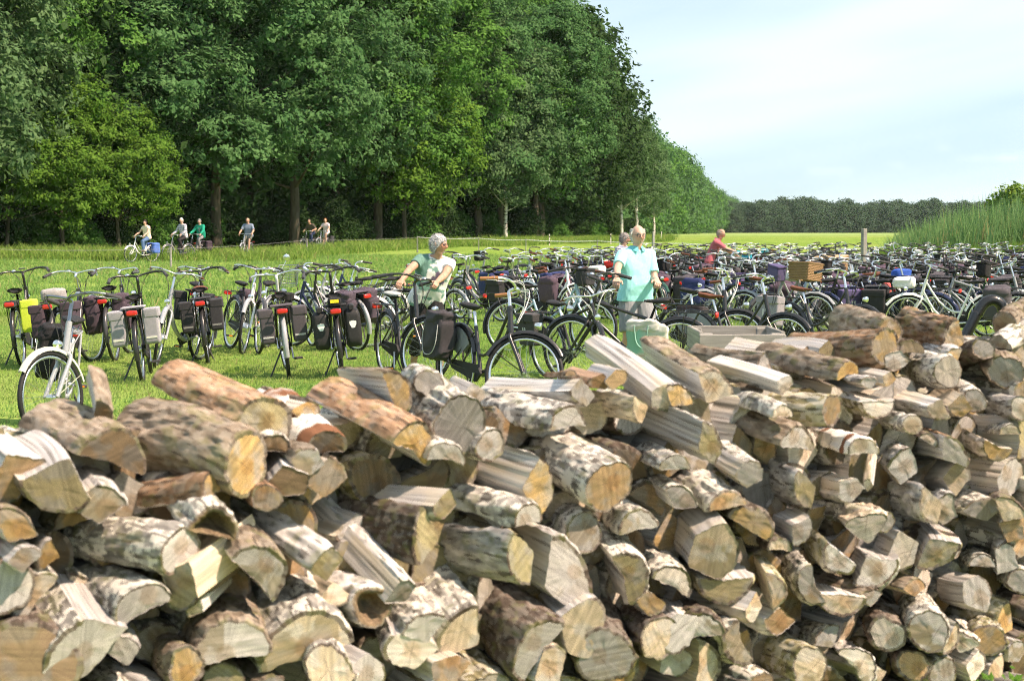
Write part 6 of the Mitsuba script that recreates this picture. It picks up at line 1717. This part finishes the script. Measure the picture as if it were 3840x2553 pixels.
for i, (sx, d) in enumerate([(2060, 118), (2290, 124), (2390, 128), (2480, 140)]):
    post('marker_stake', f'small pale stake, {ORD[i]} from left at the foot of the wood', sx, d, 0, 0.07, 0.8, 'birch_bark', grp='pale stakes by the wood')

# the grey wooden crate behind the pile
k = thing('wooden_crate', 'weathered grey slatted crate standing behind the wood pile', 'crate')
c0 = at(*src(4, 215, 1022), 8.6); c1 = at(*src(4, 790, 1000), 8.6)
ux = norm((c1 - c0) * [1, 1, 0]); ang = math.degrees(math.atan2(ux[1], ux[0])); wd = np.linalg.norm((c1 - c0)[:2])
top = 0.5 * (c0[2] + c1[2]) + 0.03
MC = mat((c0[0], c0[1], 0), ang)
dp = 0.6
for i in range(7):
    z = top - 0.045 - i * 0.125
    put('plank', box((wd / 2, 0.012, z), (wd, 0.022, 0.088), 0.004), 'grey_wood', k, M=MC, color=None)
    put('plank', box((wd / 2, dp, z), (wd, 0.022, 0.112), 0.004), 'grey_wood', k, M=MC)
    for x in (0.012, wd - 0.012):
        put('plank', box((x, dp / 2, z + 0.002), (0.022, dp - 0.06, 0.112), 0.004), 'grey_wood', k, M=MC)
for x in (0.03, wd - 0.05):
    for y in (0.045, dp - 0.045):
        put('corner_post', box((x + 0.01, y, top / 2 + 0.004), (0.07, 0.04, top), 0.005), 'grey_wood', k, M=MC)

k = thing('bent_pipe', 'thick black pipe bent into a hook rising behind the pile at right', 'pipe')
pts = [at(*src(4, x, y), 8.3) for x, y in ((2225, 860), (2222, 820), (2200, 768), (2150, 745), (2095, 768), (2050, 840), (2000, 930))]
pts = [pts[0] - [-0.02, 0, 0.9]] + pts + [pts[-1] + np.array([-0.35, 0, -0.75])]
put('tube', tube(curve(pts, 60), 0.027, 14), 'gloss_paint', k, color=(0.012, 0.012, 0.013))

# reed bed and leafy scrub at the right
m, c = blades(150, 0.9, 1.3, 2.5, 0.028, 0.35, ((0.11, 0.22, 0.07), (0.22, 0.36, 0.15)), 70)
scene['reed_g'] = {'type': 'shapegroup', 'blades': mikit.ply(m, 'blade', color=c, smooth=False)}
m, c = blades(300, 1.0, 0.5, 1.2, 0.03, 0.7, ((0.08, 0.2, 0.02), (0.2, 0.32, 0.06)), 71)
scene['weed_g'] = {'type': 'shapegroup', 'blades': mikit.ply(m, 'blade', color=c, smooth=False)}
labels['reed_bed'] = {'label': 'tall pale green reeds at the right edge of the field', 'category': 'reeds', 'kind': 'stuff'}
labels['weeds'] = {'label': 'knee high weeds at the foot of the reeds', 'category': 'weeds', 'kind': 'stuff'}
for i in range(330):
    u = R.uniform(908, 1090); d = R.uniform(62, 80)
    p = at(u * 3.75, 900, d)
    hgt = np.interp(u, [900, 930, 965, 1000, 1090], [0.35, 0.66, 0.90, 0.95, 1.05]) * R.uniform(0.55, 1.4)
    stuff('reed_bed', 'reed_g', on(p[0], p[1], R.uniform(0, 360), R.uniform(0.9, 1.1), sz=hgt))
for i in range(220):
    u = R.uniform(862, 1080); d = R.uniform(59.5, 66)
    p = at(u * 3.75, 900, d)
    stuff('weeds', 'weed_g', on(p[0], p[1], R.uniform(0, 360), R.uniform(0.8, 1.1), sz=np.interp(u, [860, 920, 1080], [0.5, 1.0, 1.2])))
tm, cm, cc = make_tree(77, 4.0, 1.1, 0.9, 22, 14, 12, 0.14, ((0.10, 0.19, 0.03), (0.20, 0.30, 0.06)), airy=0.8)
scene['k_scrub'] = {'type': 'shapegroup', 'trunk': mikit.ply(tm, 'tree_bark', smooth=True), 'crown': mikit.ply(cm, 'leaf', color=cc, smooth=False)}
for i, (u, d, s, l) in enumerate([(1010, 82, 0.86, 'leafy green sapling rising over the reeds, left of two at the right edge'), (1036, 80, 0.82, 'leafy green sapling over the reeds, cut off by the right edge')]):
    p = at(u * 3.75, 900, d)
    plant('sapling', 'k_scrub', p[0], p[1], 50 * i, s, l, 'tree', 'saplings over the reeds')
# a small plant growing at the foot of the pile, bottom right
g = np.random.default_rng(3)
pl = on_pile(*src(7, 1255, 1500)) + np.array([0.05, -0.14, 0])
lc, lcol = leaf_cloud(np.array([pl + g.normal(0, 0.025, 3) * [1, 1, 1.6] for _ in range(5)]), np.tile([0, -0.6, 0.6], (5, 1)), 4, 0.015, 0.017, ((0.06, 0.14, 0.02), (0.14, 0.26, 0.05)), g)
k = thing('nettle', 'small green weed sprouting before the logs at bottom right', 'plant')
put('leaves', lc, 'leaf', k, color=lcol, smooth=False, kind='stuff')
put('stem', tube([[pl[0], pl[1], 0], pl], [0.004, 0.002], 5), 'matte', k, color=(0.08, 0.16, 0.03))

# ------------------------------------------------------------------ the air: far things fade a little
scene['air'] = {'type': 'homogeneous', 'albedo': {'type': 'rgb', 'value': [0.80, 0.92, 1.0]}, 'sigma_t': 0.00006}
scene['haze'] = {'type': 'cube', 'bsdf': {'type': 'null'}, 'interior': {'type': 'ref', 'id': 'air'}, 'to_world': T().translate([0, 500, 14.5]).scale([2600, 3600, 16.5])}
scene['camera']['medium'] = {'type': 'ref', 'id': 'air'}
labels['haze'] = {'label': 'thin summer haze over the field', 'category': 'haze', 'kind': 'stuff'}
